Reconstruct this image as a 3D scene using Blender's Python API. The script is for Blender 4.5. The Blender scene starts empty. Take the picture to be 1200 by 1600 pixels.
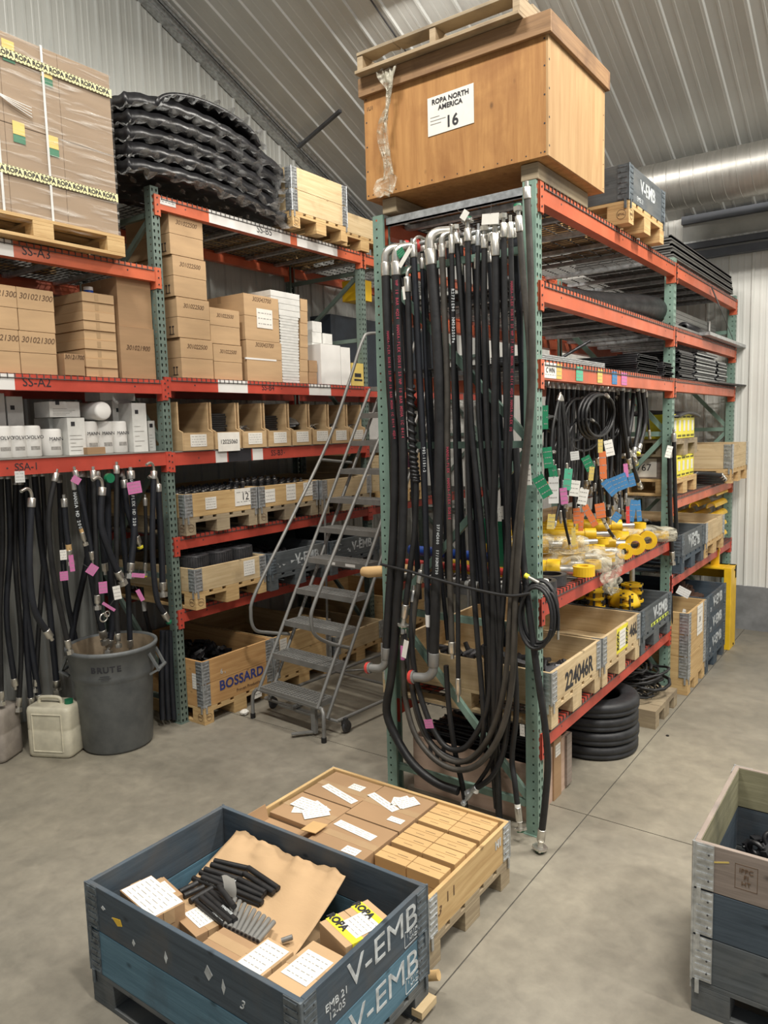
import bpy, math, random
from mathutils import Vector, Matrix
random.seed(7)
SC = bpy.context.scene
COL = SC.collection
V = Vector
XA, YA, ZA = V((1, 0, 0)), V((0, 1, 0)), V((0, 0, 1))

# ---------------------------------------------------------------- camera
FPX = 1171.855
CAM = V((1.7228, -3.8257, 2.3797))
_yaw, _pit, _rol = [math.radians(a) for a in (35.841, -6.365, -1.543)]
_F = V((-math.sin(_yaw) * math.cos(_pit), math.cos(_yaw) * math.cos(_pit), math.sin(_pit)))
_R0 = V((math.cos(_yaw), math.sin(_yaw), 0)); _U0 = _R0.cross(_F)
_R = _R0 * math.cos(_rol) + _U0 * math.sin(_rol)
_U = -_R0 * math.sin(_rol) + _U0 * math.cos(_rol)
cd = bpy.data.cameras.new('camera'); cam = bpy.data.objects.new('camera', cd); COL.objects.link(cam)
cd.sensor_fit = 'VERTICAL'; cd.sensor_height = 36; cd.sensor_width = 27; cd.lens = 36 * FPX / 1600
cd.clip_start = .05; cd.clip_end = 100
cam.matrix_world = Matrix.Translation(CAM) @ Matrix((_R, _U, -_F)).transposed().to_4x4()
SC.camera = cam

def at(u, v, x=None, y=None, z=None):
    """point of the photograph's pixel (u, v) on the world plane x=, y= or z="""
    d = _F + _R * ((u - 600) / FPX) - _U * ((v - 800) / FPX)
    if x is not None: t = (x - CAM.x) / d.x
    elif y is not None: t = (y - CAM.y) / d.y
    else: t = (z - CAM.z) / d.z
    return CAM + d * t

# ---------------------------------------------------------------- materials
M = {}
def _mat(name):
    m = bpy.data.materials.new(name); m.use_nodes = True; nt = m.node_tree
    b = nt.nodes['Principled BSDF']; return m, nt, b
def _n(nt, t, **k):
    n = nt.nodes.new(t)
    for a, v in k.items():
        if a in n.inputs: n.inputs[a].default_value = v
        else: setattr(n, a, v)
    return n
def ramp(nt, fac, stops):
    r = nt.nodes.new('ShaderNodeValToRGB'); e = r.color_ramp.elements
    while len(e) < len(stops): e.new(.5)
    for i, (p, c) in enumerate(stops):
        e[i].position = p; e[i].color = (*c, 1) if len(c) == 3 else c
    nt.links.new(fac, r.inputs[0]); return r.outputs[0]
def noise(nt, scale, stretch=(1, 1, 1), detail=4, dist=0, rough=.55):
    tc = nt.nodes.new('ShaderNodeTexCoord'); mp = nt.nodes.new('ShaderNodeMapping')
    mp.inputs['Scale'].default_value = stretch
    nt.links.new(tc.outputs['Object'], mp.inputs[0])
    oi = nt.nodes.new('ShaderNodeObjectInfo'); va = nt.nodes.new('ShaderNodeVectorMath'); va.operation = 'ADD'
    ml = nt.nodes.new('ShaderNodeMath'); ml.operation = 'MULTIPLY'; ml.inputs[1].default_value = 13
    nt.links.new(oi.outputs['Random'], ml.inputs[0])
    nt.links.new(mp.outputs[0], va.inputs[0]); nt.links.new(ml.outputs[0], va.inputs[1])
    n = nt.nodes.new('ShaderNodeTexNoise'); n.inputs['Scale'].default_value = scale
    n.inputs['Detail'].default_value = detail; n.inputs['Distortion'].default_value = dist; n.inputs['Roughness'].default_value = rough
    nt.links.new(va.outputs[0], n.inputs['Vector']); return n
def bump(nt, b, fac, strength, dist=.01):
    bp = nt.nodes.new('ShaderNodeBump'); bp.inputs['Strength'].default_value = strength
    bp.inputs['Distance'].default_value = dist
    nt.links.new(fac, bp.inputs['Height']); nt.links.new(bp.outputs[0], b.inputs['Normal'])
def sc(c, k): return tuple(min(1, max(0, x * k)) for x in c)
def pm(name, c, rough=.5, metal=0, var=.12, vs=6, st=(1, 1, 1), bs=0, bsc=60, coat=0, c2=None, lo=.35, hi=.65, rvar=0, dist=0):
    m, nt, b = _mat(name)
    n = noise(nt, vs, st, 5, dist)
    nt.links.new(ramp(nt, n.outputs['Fac'], [(lo, sc(c, 1 - var)), (hi, c2 or sc(c, 1 + var))]), b.inputs['Base Color'])
    b.inputs['Roughness'].default_value = rough; b.inputs['Metallic'].default_value = metal
    if coat: b.inputs['Coat Weight'].default_value = coat
    if rvar:
        n3 = noise(nt, vs * 2.3, st, 4)
        nt.links.new(ramp(nt, n3.outputs['Fac'], [(.3, (rough - rvar,) * 3), (.7, (rough + rvar,) * 3)]), b.inputs['Roughness'])
    if bs:
        n2 = noise(nt, bsc, st, 3); bump(nt, b, n2.outputs['Fac'], bs)
    M[name] = m; return m
def wood(name, c1, c2, st=(1.5, 1.5, 26), knots=True, rough=.72, vs=1.6, dirt=None):
    m, nt, b = _mat(name)
    n = noise(nt, vs, st, 7, .6, .65)
    col = ramp(nt, n.outputs['Fac'], [(.28, c1), (.5, tuple((p + q) / 2 for p, q in zip(c1, c2))), (.72, c2)])
    if dirt:
        d = noise(nt, 3.2, (1, 1, 1), 6, .4)
        mx = _n(nt, 'ShaderNodeMix', data_type='RGBA'); mx.inputs[7].default_value = (*dirt, 1)
        nt.links.new(ramp(nt, d.outputs['Fac'], [(.5, (0,) * 3), (.72, (.75,) * 3)]), mx.inputs[0])
        nt.links.new(col, mx.inputs[6]); col = mx.outputs[2]
    if knots:
        tc = nt.nodes.new('ShaderNodeTexCoord'); mp = nt.nodes.new('ShaderNodeMapping')
        mp.inputs['Scale'].default_value = (1 if st[0] < 5 else 1.6, 1 if st[1] < 5 else 1.6, 1.7 if st[2] > 5 else 1)
        nt.links.new(tc.outputs['Object'], mp.inputs[0])
        vo = nt.nodes.new('ShaderNodeTexVoronoi'); vo.inputs['Scale'].default_value = 4.2
        nt.links.new(mp.outputs[0], vo.inputs['Vector'])
        mx = _n(nt, 'ShaderNodeMix', data_type='RGBA'); mx.inputs[7].default_value = (*sc(c1, .45), 1)
        nt.links.new(ramp(nt, vo.outputs['Distance'], [(.035, (.85,) * 3), (.1, (0,) * 3)]), mx.inputs[0])
        nt.links.new(col, mx.inputs[6]); col = mx.outputs[2]
    nt.links.new(col, b.inputs['Base Color']); b.inputs['Roughness'].default_value = rough
    bump(nt, b, n.outputs['Fac'], .25, .004)
    M[name] = m; return m
def clear(name, c, rough=.2, alpha=.35, bs=.5, bsc=18, st=(1, 1, 1.6), lo=.42, hi=.62, amin=.45, dist=1.5):
    m, nt, b = _mat(name)
    b.inputs['Base Color'].default_value = (*c, 1); b.inputs['Roughness'].default_value = rough
    n = noise(nt, bsc, st, 5, dist)
    nt.links.new(ramp(nt, n.outputs['Fac'], [(lo, (alpha * amin,) * 3), (hi, (min(1, alpha * 1.8),) * 3)]), b.inputs['Alpha'])
    bump(nt, b, n.outputs['Fac'], bs, .02)
    M[name] = m; return m

pm('orange', (.57, .13, .06), .42, var=.16, vs=3, rvar=.08, bs=.05)
pm('red', (.50, .07, .045), .42, var=.16, vs=3, rvar=.08, bs=.05)
pm('green', (.185, .285, .235), .45, var=.14, vs=5, rvar=.08, bs=.05)
pm('green_grey', (.13, .175, .15), .5, var=.14, vs=5)
pm('galv', (.52, .54, .55), .38, .75, var=.22, vs=30, rvar=.1)
pm('zinc', (.62, .60, .55), .3, .85, var=.1, vs=40)
pm('steel_grey', (.225, .225, .215), .42, .25, var=.08, vs=12)
pm('dark_steel', (.07, .07, .075), .45, .5, var=.25, vs=15)
pm('wire', (.12, .115, .11), .5, .4, var=.15, vs=20)
pm('rubber', (.0135, .0135, .0145), .5, var=.35, vs=9, bs=.06, rvar=.1)
pm('rubber_brown', (.052, .046, .038), .55, var=.3, vs=9, bs=.08)
pm('rubber_blue', (.013, .015, .021), .5, var=.3, vs=9)
pm('tyre', (.022, .023, .026), .55, var=.3, vs=12, bs=.1)
pm('black', (.012, .012, .014), .4, var=.3, vs=30)
pm('cardboard', (.50, .335, .185), .82, var=.07, vs=2.2, st=(1, 1, 7), bs=.06, bsc=40)
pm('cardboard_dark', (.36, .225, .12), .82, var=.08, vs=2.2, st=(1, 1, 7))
pm('cardboard_grey', (.31, .225, .15), .8, var=.06, vs=2.2, st=(1, 1, 7))
pm('fitting_grey', (.26, .26, .25), .45, .3, var=.1)
pm('cardboard_gold', (.56, .36, .16), .75, var=.06, vs=3, st=(1, 1, 5))
pm('tape', (.44, .30, .17), .25, var=.05, coat=.5)
pm('white', (.78, .77, .74), .5, var=.04, vs=4)
pm('paper', (.80, .78, .72), .7, var=.04, vs=20)
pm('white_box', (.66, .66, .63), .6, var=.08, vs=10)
pm('ink', (.025, .025, .03), .6, var=0)
pm('ink_grey', (.30, .29, .27), .7, var=.2, vs=60)
pm('ink_blue', (.035, .05, .20), .6, var=.1)
pm('ink_brown', (.13, .075, .04), .7, var=.1)
pm('paint_white', (.50, .53, .54), .6, var=.3, vs=22)
pm('paint_pink', (.30, .035, .06), .6, var=.1, vs=25)
pm('yellow', (.80, .50, .02), .38, var=.1, vs=7)
pm('yellow_bright', (.86, .76, .05), .45, var=.05)
pm('lime', (.70, .78, .10), .5, var=.1)
pm('blue_plastic', (.015, .08, .42), .35, var=.1)
pm('cap_green', (.01, .16, .075), .4, var=.15)
pm('cap_red', (.62, .06, .05), .4, var=.1)
pm('tape_pale', (.74, .70, .38), .4, var=.04)
pm('hinge_painted', (.13, .155, .175), .5, .35, var=.35, vs=25)
pm('tag_pink', (.58, .17, .38), .6, var=.06)
pm('tag_green', (.012, .20, .09), .5, var=.1)
pm('tag_mint', (.10, .46, .29), .5, var=.08)
pm('tag_orange', (.66, .17, .05), .55, var=.06)
pm('tag_blue', (.05, .20, .42), .55, var=.08)
pm('tag_yellow', (.66, .50, .14), .55, var=.06)
pm('plastic_grey', (.125, .135, .14), .5, var=.1, vs=9, bs=.05, c2=(.16, .17, .17))
pm('can_inside', (.30, .235, .16), .6, var=.3, vs=7)
pm('jug', (.62, .58, .45), .45, var=.12, vs=14, lo=.25)
pm('jug_grey', (.34, .30, .26), .5, var=.12, vs=14)
pm('silver_duct', (.46, .45, .42), .44, .9, var=.06, vs=2, st=(22, 1, 1), rvar=.06)
pm('concrete_wall', (.20, .205, .21), .8, var=.18, vs=6, bs=.1)
pm('dark_panel', (.03, .04, .055), .5, var=.2)
pm('sack', (.62, .62, .60), .6, var=.1)
pm('shelf_board', (.25, .24, .22), .6, var=.15)
pm('rust', (.13, .075, .055), .6, .4, var=.3, vs=20)
wood('pine', (.44, .27, .11), (.66, .47, .23))
wood('pine_pale', (.50, .36, .19), (.68, .54, .33), dirt=(.33, .24, .14))
wood('pine_old', (.26, .20, .13), (.42, .34, .22), dirt=(.14, .11, .08))
wood('bossard_wood', (.43, .22, .08), (.62, .38, .16))
wood('plywood', (.33, .145, .04), (.54, .285, .095), st=(9, 9, .8), vs=2.2, dirt=(.27, .11, .03))
wood('plywood_lit', (.36, .205, .085), (.50, .325, .155), st=(9, 9, .8), vs=2.2, knots=False)  # paler tone puts the brighter light on the end face into the colour
wood('plywood_pale', (.42, .28, .14), (.60, .43, .24), st=(1.2, 1.2, 9), vs=1.5)
wood('plywood_pink', (.40, .27, .20), (.56, .41, .32), st=(1.2, 1.2, 9), vs=1.5)
wood('lid_wood', (.20, .11, .05), (.36, .21, .10), dirt=(.12, .06, .03))
wood('navy_wood', (.033, .05, .068), (.075, .102, .13), dirt=(.10, .095, .09))
wood('blue_wood', (.05, .125, .18), (.13, .25, .33), dirt=(.06, .085, .11))
wood('grey_wood', (.055, .065, .07), (.12, .135, .145), dirt=(.16, .16, .15))
wood('teal_wood', (.03, .08, .10), (.06, .14, .17), dirt=(.04, .06, .07))
wood('olive_wood', (.20, .19, .11), (.36, .34, .22), dirt=(.12, .12, .08))
wood('mauve_wood', (.19, .155, .13), (.33, .27, .23), dirt=(.13, .12, .12))
clear('film', (.78, .74, .68), .16, .32, .4, 1.6, st=(1, 1.5, 22), lo=.52, hi=.75, amin=.12, dist=.8)
clear('bag', (.60, .57, .46), .2, .40, .8, 10)
clear('bag_dark', (.46, .47, .47), .12, .50, 1.0, 5, st=(2.2, 1, 3), lo=.42, hi=.68, amin=.45, dist=1.2)  # opacity streaks stand in for highlights on the crinkled bags

# ---------------------------------------------------------------- mesh builder
class MB:
    def __init__(s): s.v = []; s.f = []; s.m = []; s.mi = 0; s.sm = []
    def add(s, vs, fs, smooth=False):
        o = len(s.v); s.v += [tuple(p) for p in vs]
        for f in fs: s.f.append([i + o for i in f]); s.m.append(s.mi); s.sm.append(smooth)
    def box(s, x0, x1, y0, y1, z0, z1):
        if x0 > x1: x0, x1 = x1, x0
        if y0 > y1: y0, y1 = y1, y0
        if z0 > z1: z0, z1 = z1, z0
        s.add([(x0, y0, z0), (x1, y0, z0), (x1, y1, z0), (x0, y1, z0), (x0, y0, z1), (x1, y0, z1), (x1, y1, z1), (x0, y1, z1)],
              [(0, 3, 2, 1), (4, 5, 6, 7), (0, 1, 5, 4), (1, 2, 6, 5), (2, 3, 7, 6), (3, 0, 4, 7)]); return s
    def obox(s, c, a, b, n, la, lb, ln):
        """box centred on c with axes a, b, n and full lengths"""
        c, a, b, n = V(c), V(a).normalized() * la / 2, V(b).normalized() * lb / 2, V(n).normalized() * ln / 2
        P = [c - a - b - n, c + a - b - n, c + a + b - n, c - a + b - n, c - a - b + n, c + a - b + n, c + a + b + n, c - a + b + n]
        s.add(P, [(0, 3, 2, 1), (4, 5, 6, 7), (0, 1, 5, 4), (1, 2, 6, 5), (2, 3, 7, 6), (3, 0, 4, 7)]); return s
    def bar(s, p, q, w, h, up=ZA):
        p, q = V(p), V(q); d = q - p; L = d.length; d = d / L
        if abs(d.dot(up)) > .98: up = XA
        a = d.cross(up).normalized(); b = a.cross(d).normalized()
        return s.obox((p + q) / 2, d, a, b, L, w, h)
    def cyl(s, p, q, r0, r1=None, n=12, cap=True, inner=None):
        return s.tube([p, q], [r0, r0 if r1 is None else r1], n, cap)
    def tube(s, pts, r, n=10, cap=True, smooth=True, scl=None):
        P = [V(p) for p in pts]; m = len(P)
        R = r if isinstance(r, (list, tuple)) else [r] * m
        T = []
        for i in range(m):
            t = (P[min(i + 1, m - 1)] - P[max(i - 1, 0)])
            T.append(t.normalized() if t.length > 1e-9 else (T[-1] if T else ZA))
        a = T[0].orthogonal().normalized(); vs = []
        for i in range(m):
            a = (a - T[i] * a.dot(T[i]))
            a = a.normalized() if a.length > 1e-6 else T[i].orthogonal().normalized()
            b = T[i].cross(a)
            for k in range(n):
                th = 2 * math.pi * k / n; vs.append(P[i] + (a * math.cos(th) + b * math.sin(th)) * R[i])
        fs = []
        for i in range(m - 1):
            for k in range(n):
                fs.append((i * n + k, i * n + (k + 1) % n, (i + 1) * n + (k + 1) % n, (i + 1) * n + k))
        s.add(vs, fs, smooth)
        if cap:
            s.add(vs[:n], [tuple(range(n))[::-1]]); s.add(vs[-n:], [tuple(range(n))])
        return s
    def lathe(s, prof, c=(0, 0, 0), n=24, axis=ZA, smooth=True, a0=0, a1=2 * math.pi, sx=1, sy=1):
        c = V(c); axis = V(axis).normalized(); a = axis.orthogonal().normalized(); 
        if abs(axis.z) > .99: a = XA.copy()
        b = axis.cross(a); full = abs(a1 - a0 - 2 * math.pi) < 1e-6; cnt = n if full else n + 1; vs = []
        for (r, z) in prof:
            for k in range(cnt):
                th = a0 + (a1 - a0) * k / n; vs.append(c + axis * z + a * (r * sx * math.cos(th)) + b * (r * sy * math.sin(th)))
        fs = []
        for i in range(len(prof) - 1):
            for k in range(n):
                k2 = (k + 1) % cnt if full else k + 1
                fs.append((i * cnt + k, i * cnt + k2, (i + 1) * cnt + k2, (i + 1) * cnt + k))
        s.add(vs, fs, smooth); return s
    def prism(s, poly, o, a, b, n, d, smooth=False):
        """2-D polygon in axes a, b from o, extruded d along n"""
        o, a, b, n = V(o), V(a), V(b), V(n); k = len(poly)
        vs = [o + a * x + b * y for x, y in poly] + [o + a * x + b * y + n * d for x, y in poly]
        fs = [tuple(range(k))[::-1], tuple(range(k, 2 * k))] + [(i, (i + 1) % k, (i + 1) % k + k, i + k) for i in range(k)]
        s.add(vs, fs, smooth); return s
    def grid(s, fn, nu, nv, smooth=True):
        vs = [fn(i / nu, j / nv) for j in range(nv + 1) for i in range(nu + 1)]
        fs = [(j * (nu + 1) + i, j * (nu + 1) + i + 1, (j + 1) * (nu + 1) + i + 1, (j + 1) * (nu + 1) + i) for j in range(nv) for i in range(nu)]
        s.add(vs, fs, smooth); return s
    def ring(s, c, R, r, axis=ZA, n=28, m=8, sx=1, sy=1):
        pts = []
        axis = V(axis).normalized(); a = axis.orthogonal().normalized(); b = axis.cross(a)
        vs = []; fs = []
        for i in range(n):
            th = 2 * math.pi * i / n; rad = a * math.cos(th) * sx + b * math.sin(th) * sy; cc = V(c) + rad * R; rn = rad.normalized()
            for k in range(m):
                ph = 2 * math.pi * k / m; vs.append(cc + rn * r * math.cos(ph) + axis * r * math.sin(ph))
        for i in range(n):
            for k in range(m): fs.append((i * m + k, ((i + 1) % n) * m + k, ((i + 1) % n) * m + (k + 1) % m, i * m + (k + 1) % m))
        s.add(vs, fs, True); return s
    def mesh(s, name, mats):
        me = bpy.data.meshes.new(name); me.from_pydata(s.v, [], s.f)
        for m in (mats if isinstance(mats, (list, tuple)) else [mats]): me.materials.append(M[m] if isinstance(m, str) else m)
        me.polygons.foreach_set('material_index', s.m); me.polygons.foreach_set('use_smooth', s.sm); me.update(); return me
    def build(s, name, mats, parent=None, loc=None, bev=0, label=None):
        o = bpy.data.objects.new(name, s.mesh(name, mats)); COL.objects.link(o)
        if parent: o.parent = parent
        if loc is not None: o.location = loc
        if bev:
            b = o.modifiers.new('bevel', 'BEVEL'); b.width = bev; b.segments = 2; b.limit_method = 'ANGLE'; b.angle_limit = math.radians(50)
        if label: o['label'] = label
        return o
    def local(s, o):
        o = V(o); s.v = [tuple(V(p) - o) for p in s.v]; return s

def smooth_path(P, sub=6):
    P = [V(p) for p in P]; n = len(P); out = []
    for i in range(n - 1):
        p0 = P[max(i - 1, 0)]; p1 = P[i]; p2 = P[i + 1]; p3 = P[min(i + 2, n - 1)]
        for k in range(sub):
            t = k / sub
            out.append(.5 * ((2 * p1) + (-p0 + p2) * t + (2 * p0 - 5 * p1 + 4 * p2 - p3) * t * t + (-p0 + 3 * p1 - 3 * p2 + p3) * t ** 3))
    out.append(P[-1]); return out

# ---------------------------------------------------------------- things
def thing(name, label, cat, loc=(0, 0, 0), rotz=0, group=None):
    o = bpy.data.objects.new(name, None); COL.objects.link(o); o.empty_display_size = .05
    o.location = loc; o.rotation_euler = (0, 0, rotz); tag(o, label, cat, group); return o
def tag(o, label, cat, group=None, kind=None):
    o['label'] = label; o['category'] = cat
    if group: o['group'] = group
    if kind: o['kind'] = kind
    return o
def struct(o, label=None):
    o['kind'] = 'structure'
    if label: o['label'] = label
    return o
def copy_tree(o, parent=None, label=None, loc=None, rotz=None, group=None):
    c = o.copy(); COL.objects.link(c)
    if parent: c.parent = parent
    for ch in list(o.children): copy_tree(ch, c)
    if label: c['label'] = label
    if loc is not None: c.location = loc
    if rotz is not None: c.rotation_euler = (0, 0, rotz)
    if group: c['group'] = group
    return c
_tc = {}
def text(s, parent, o, a, b, size, mat, name='lettering', ext=.0008, align='CENTER', bold=0, shear=0, spacing=1, sx=1):
    """lettering whose baseline runs along a and whose up is b"""
    key = (s, round(size, 4), mat, align, bold, shear, spacing, ext)
    if key not in _tc:
        cu = bpy.data.curves.new('lettering', 'FONT'); cu.body = s; cu.size = size; cu.extrude = ext; cu.align_x = align; cu.align_y = 'CENTER'
        cu.offset = bold; cu.shear = shear; cu.space_character = spacing; cu.resolution_u = 3
        t = bpy.data.objects.new('t', cu); COL.objects.link(t)
        me = bpy.data.meshes.new_from_object(t.evaluated_get(bpy.context.evaluated_depsgraph_get()))
        bpy.data.objects.remove(t); me.materials.clear(); me.materials.append(M[mat]); _tc[key] = me
    ob = bpy.data.objects.new(name, _tc[key]); COL.objects.link(ob)
    if parent: ob.parent = parent
    a, b = V(a).normalized(), V(b).normalized(); n = a.cross(b)
    ob.matrix_local = Matrix.Translation(V(o) + n * .0012) @ Matrix((a * sx, b, n)).transposed().to_4x4()
    return ob
def sheet(parent, o, a, b, w, h, mat='paper', name='paper_label', rows=4, ink='ink_grey', marks=True, bold=None, th=.001, bcol='ink', bsize=None, lift=0):
    """a sheet of paper centred on o, printed with rows of small print and bold words"""
    o, a, b = V(o), V(a).normalized(), V(b).normalized(); n = a.cross(b)
    o = o + n * lift
    mb = MB(); mb.obox(o + n * th / 2, a, b, n, w, h, th); mb.mi = 1
    if marks and rows:
        rr = random.Random(int(w * 9999 + h * 777))
        for r in range(rows):
            y = h * (.5 - (r + .8) / (rows + .6)); x = -w * .42
            while x < w * .38:
                l = w * rr.uniform(.06, .2); l = min(l, w * .42 - x)
                if l > .004 and not (bold and abs(y) < h * .2): mb.obox(o + a * (x + l / 2) + b * y + n * (th + .0004), a, b, n, l, h / rows * .13, .0004)
                x += l + w * .06
    ob = mb.build(name, [mat, ink], parent)
    if bold: text(bold, ob, o + n * (th + .0002), a, b, bsize or h * .32, bcol, 'print', .0004)
    return ob
# ================================================================ setting
SLOPE = -.419
def ceil_z(y): return 6.87 + SLOPE * y
WX, WY = -4.36, 5.32
m, nt, b = _mat('concrete_floor')
n1 = noise(nt, 1.1, (1, 1, 1), 9, .15, .62); n2 = noise(nt, 9, (1, 1, 1), 8, .25, .7); n3 = noise(nt, .35, (1, 1, 1), 4, .3)
c1 = ramp(nt, n1.outputs['Fac'], [(.3, (.20, .185, .15)), (.55, (.285, .26, .21)), (.75, (.36, .33, .265))])
mx = _n(nt, 'ShaderNodeMix', data_type='RGBA', blend_type='MULTIPLY'); mx.inputs[0].default_value = .75
nt.links.new(c1, mx.inputs[6]); nt.links.new(ramp(nt, n2.outputs['Fac'], [(.3, (.72, .72, .73)), (.7, (1.1, 1.1, 1.08))]), mx.inputs[7])
mx1 = _n(nt, 'ShaderNodeMix', data_type='RGBA', blend_type='MULTIPLY'); mx1.inputs[0].default_value = .8
nt.links.new(mx.outputs[2], mx1.inputs[6]); nt.links.new(ramp(nt, n3.outputs['Fac'], [(.35, (.78, .79, .82)), (.65, (1.05, 1.04, 1))]), mx1.inputs[7])
nt.links.new(mx1.outputs[2], b.inputs['Base Color'])
nt.links.new(ramp(nt, n2.outputs['Fac'], [(.3, (.42,) * 3), (.7, (.62,) * 3)]), b.inputs['Roughness'])
bump(nt, b, n2.outputs['Fac'], .08, .003); M['concrete_floor'] = m
pm('joint', (.075, .07, .06), .9, var=.3, vs=40)
# slabs with sawn joints between them (the joint is a narrow groove 4 mm deep)
mb = MB(); xs = [-9, -4.6, .145, 4.9, 10]; ys = [-10, -5.0, .395, 5.8, 8]; g = .0035
for i in range(4):
    for j in range(4): mb.box(xs[i] + g, xs[i + 1] - g, ys[j] + g, ys[j + 1] - g, -.1, 0)
mb.mi = 1; mb.box(-9, 10, -10, 8, -.11, -.005)
struct(mb.build('floor', ['concrete_floor', 'joint']), 'grey brown concrete floor with sawn joints')

def ribbed(L, big=.2286, cnt=None):
    """profile (position, height) of ribbed sheet metal"""
    P = []; x = 0; h = .019
    while x < L:
        P += [(x, 0), (x + .012, h), (x + .03, h), (x + .042, 0)]
        for k in (1, 2):
            c = x + .042 + (big - .042) * k / 3; P += [(c - .014, 0), (c - .008, .003), (c + .008, .003), (c + .014, 0)]
        x += big
    return P
def metal_panel(name, c, rough):
    pm(name, c, rough, .0, var=.05, vs=1.6, rvar=.05); M[name].node_tree.nodes['Principled BSDF'].inputs['Coat Weight'].default_value = .15
metal_panel('wall_metal', (.46, .47, .44), .42)
metal_panel('wall_metal_white', (.72, .72, .68), .42)
metal_panel('ceiling_metal', (.54, .55, .53), .40)
mb = MB(); vs = []; fs = []
for (p, h) in ribbed(13.5, .2286):
    y = -8 + p
    if y > WY: break
    vs += [(WX + h, y, 0), (WX + h, y, ceil_z(y))]
fs = [(i * 2 + 2, i * 2, i * 2 + 1, i * 2 + 3) for i in range(len(vs) // 2 - 1)]
mb.add(vs, [f[::-1] for f in fs]); mb.box(WX - .1, WX - .004, -8, WY, 0, 4.6)
struct(mb.build('wall_left', 'wall_metal'), 'pale grey ribbed metal wall behind the left rack')
mb = MB(); vs = []
for (p, h) in ribbed(13, .2286): vs += [(WX - .1 + p, WY - h, .5), (WX - .1 + p, WY - h, ceil_z(WY))]
mb.add(vs, [(i * 2, i * 2 + 2, i * 2 + 3, i * 2 + 1) for i in range(len(vs) // 2 - 1)])
mb.box(WX - .1, 8.6, WY + .004, WY + .1, .5, ceil_z(WY))
struct(mb.build('wall_back', 'wall_metal_white'), 'white ribbed metal wall at the far end')
mb = MB(); mb.box(WX, 8.6, WY - .03, WY + .1, 0, .5)
struct(mb.build('baseboard_back', 'concrete_wall'), 'grey concrete kerb under the far wall')
mb = MB(); vs = []
for (p, h) in ribbed(13, .3048):
    x = WX - .1 + p
    vs += [(x, WY + .1, ceil_z(WY + .1) - h), (x, -8, ceil_z(-8) - h)]
mb.add(vs, [(i * 2, i * 2 + 2, i * 2 + 3, i * 2 + 1) for i in range(len(vs) // 2 - 1)])
mb.add([(WX - .1, WY + .1, ceil_z(WY + .1) + .05), (8.7, WY + .1, ceil_z(WY + .1) + .05), (8.7, -8, ceil_z(-8) + .05), (WX - .1, -8, ceil_z(-8) + .05)], [(0, 1, 2, 3)])
struct(mb.build('ceiling', 'ceiling_metal'), 'sloping ceiling of grey ribbed metal sheets')
# corner flashing along wall and ceiling, with two conduits
mb = MB()
p, q = V((WX + .06, 5.2, ceil_z(5.2) - .02)), V((WX + .06, -7, ceil_z(-7) - .02))
mb.bar(p, q, .13, .03); mb.bar(p + V((.05, 0, -.06)), q + V((.05, 0, -.06)), .02, .06); mb.bar(p + V((.0, 0, -.1)), q + V((.0, 0, -.1)), .09, .02)
struct(mb.build('trim_1', 'galv'), 'metal flashing along the joint of left wall and ceiling')
mb = MB()
for dx, dz, r in ((.17, -.06, .014),): mb.tube([p + V((dx, 0, dz)), q + V((dx, 0, dz))], r, 8)
tag(mb.build('conduit', 'galv'), 'thin grey conduit running up beside the wall flashing', 'conduit')
# steel channel girts and dark rails over the far wall
pm('girt_dark', (.10, .11, .13), .5, .2, var=.1); pm('girt_mid', (.42, .43, .41), .5, .1, var=.08)
for i, (va, vb, mt, d, lab) in enumerate(((315, 328, 'girt_dark', .1, 'top dark rail on the far wall just under the duct'), (328, 358, 'girt_mid', .045, 'grey flat rail under the top dark rail'),
        (358, 361, 'galv', .11, 'thin bright lip across the far wall'), (361, 371, 'girt_dark', .10, 'dark channel rail in the middle of the far wall rails'), (371, 376, 'girt_mid', .05, 'narrow grey strip between two dark rails'),
        (376, 388, 'girt_dark', .12, 'lowest dark rail across the far wall'))):
    z1 = at(1200, va, y=WY - d).z; z0 = at(1200, vb, y=WY - d).z
    mb = MB(); mb.box(-.6, 8, WY - d, WY - .02, z0, z1); struct(mb.build('trim_%d' % (i + 2), mt), lab)
# spiral duct
DY = 4.25; r = .238; DZ = at(1195, 261, y=DY).z
t = thing('ventilation_duct', 'large silver spiral ventilation duct crossing under the ceiling', 'duct', (-.75, DY, DZ))
mb = MB(); mb.cyl((0, 0, 0), (8, 0, 0), r, n=48); mb.build('duct_pipe', 'silver_duct', t)
mb = MB(); pts = []
for k in range(0, int(8 / .125 * 24)):
    th = k / 24 * 2 * math.pi; pts.append((k / 24 * .125, (r + .001) * math.cos(th), (r + .001) * math.sin(th)))
mb.tube(pts, .004, 4); mb.build('seam', 'silver_duct', t)
# rods under the ceiling
mb = MB(); a = at(465, 203, x=WX + .2); b2 = at(532, 181, x=WX + 1.0)
a.z = ceil_z(a.y) - .12; b2.z = ceil_z(b2.y) - .1
mb.bar(a, b2, .035, .03); tag(mb.build('brace_rod', 'dark_steel'), 'short dark brace hanging under the ceiling near the left wall', 'brace')
mb = MB()
a = V((-2.35, 4.9, ceil_z(4.9) - .03)); b2 = V((-2.35, -5, ceil_z(-5) - .03)); mb.tube([a, b2], .008, 6)
tag(mb.build('cable', 'dark_steel'), 'thin dark cable running up the ceiling between ribs', 'cable')

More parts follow.
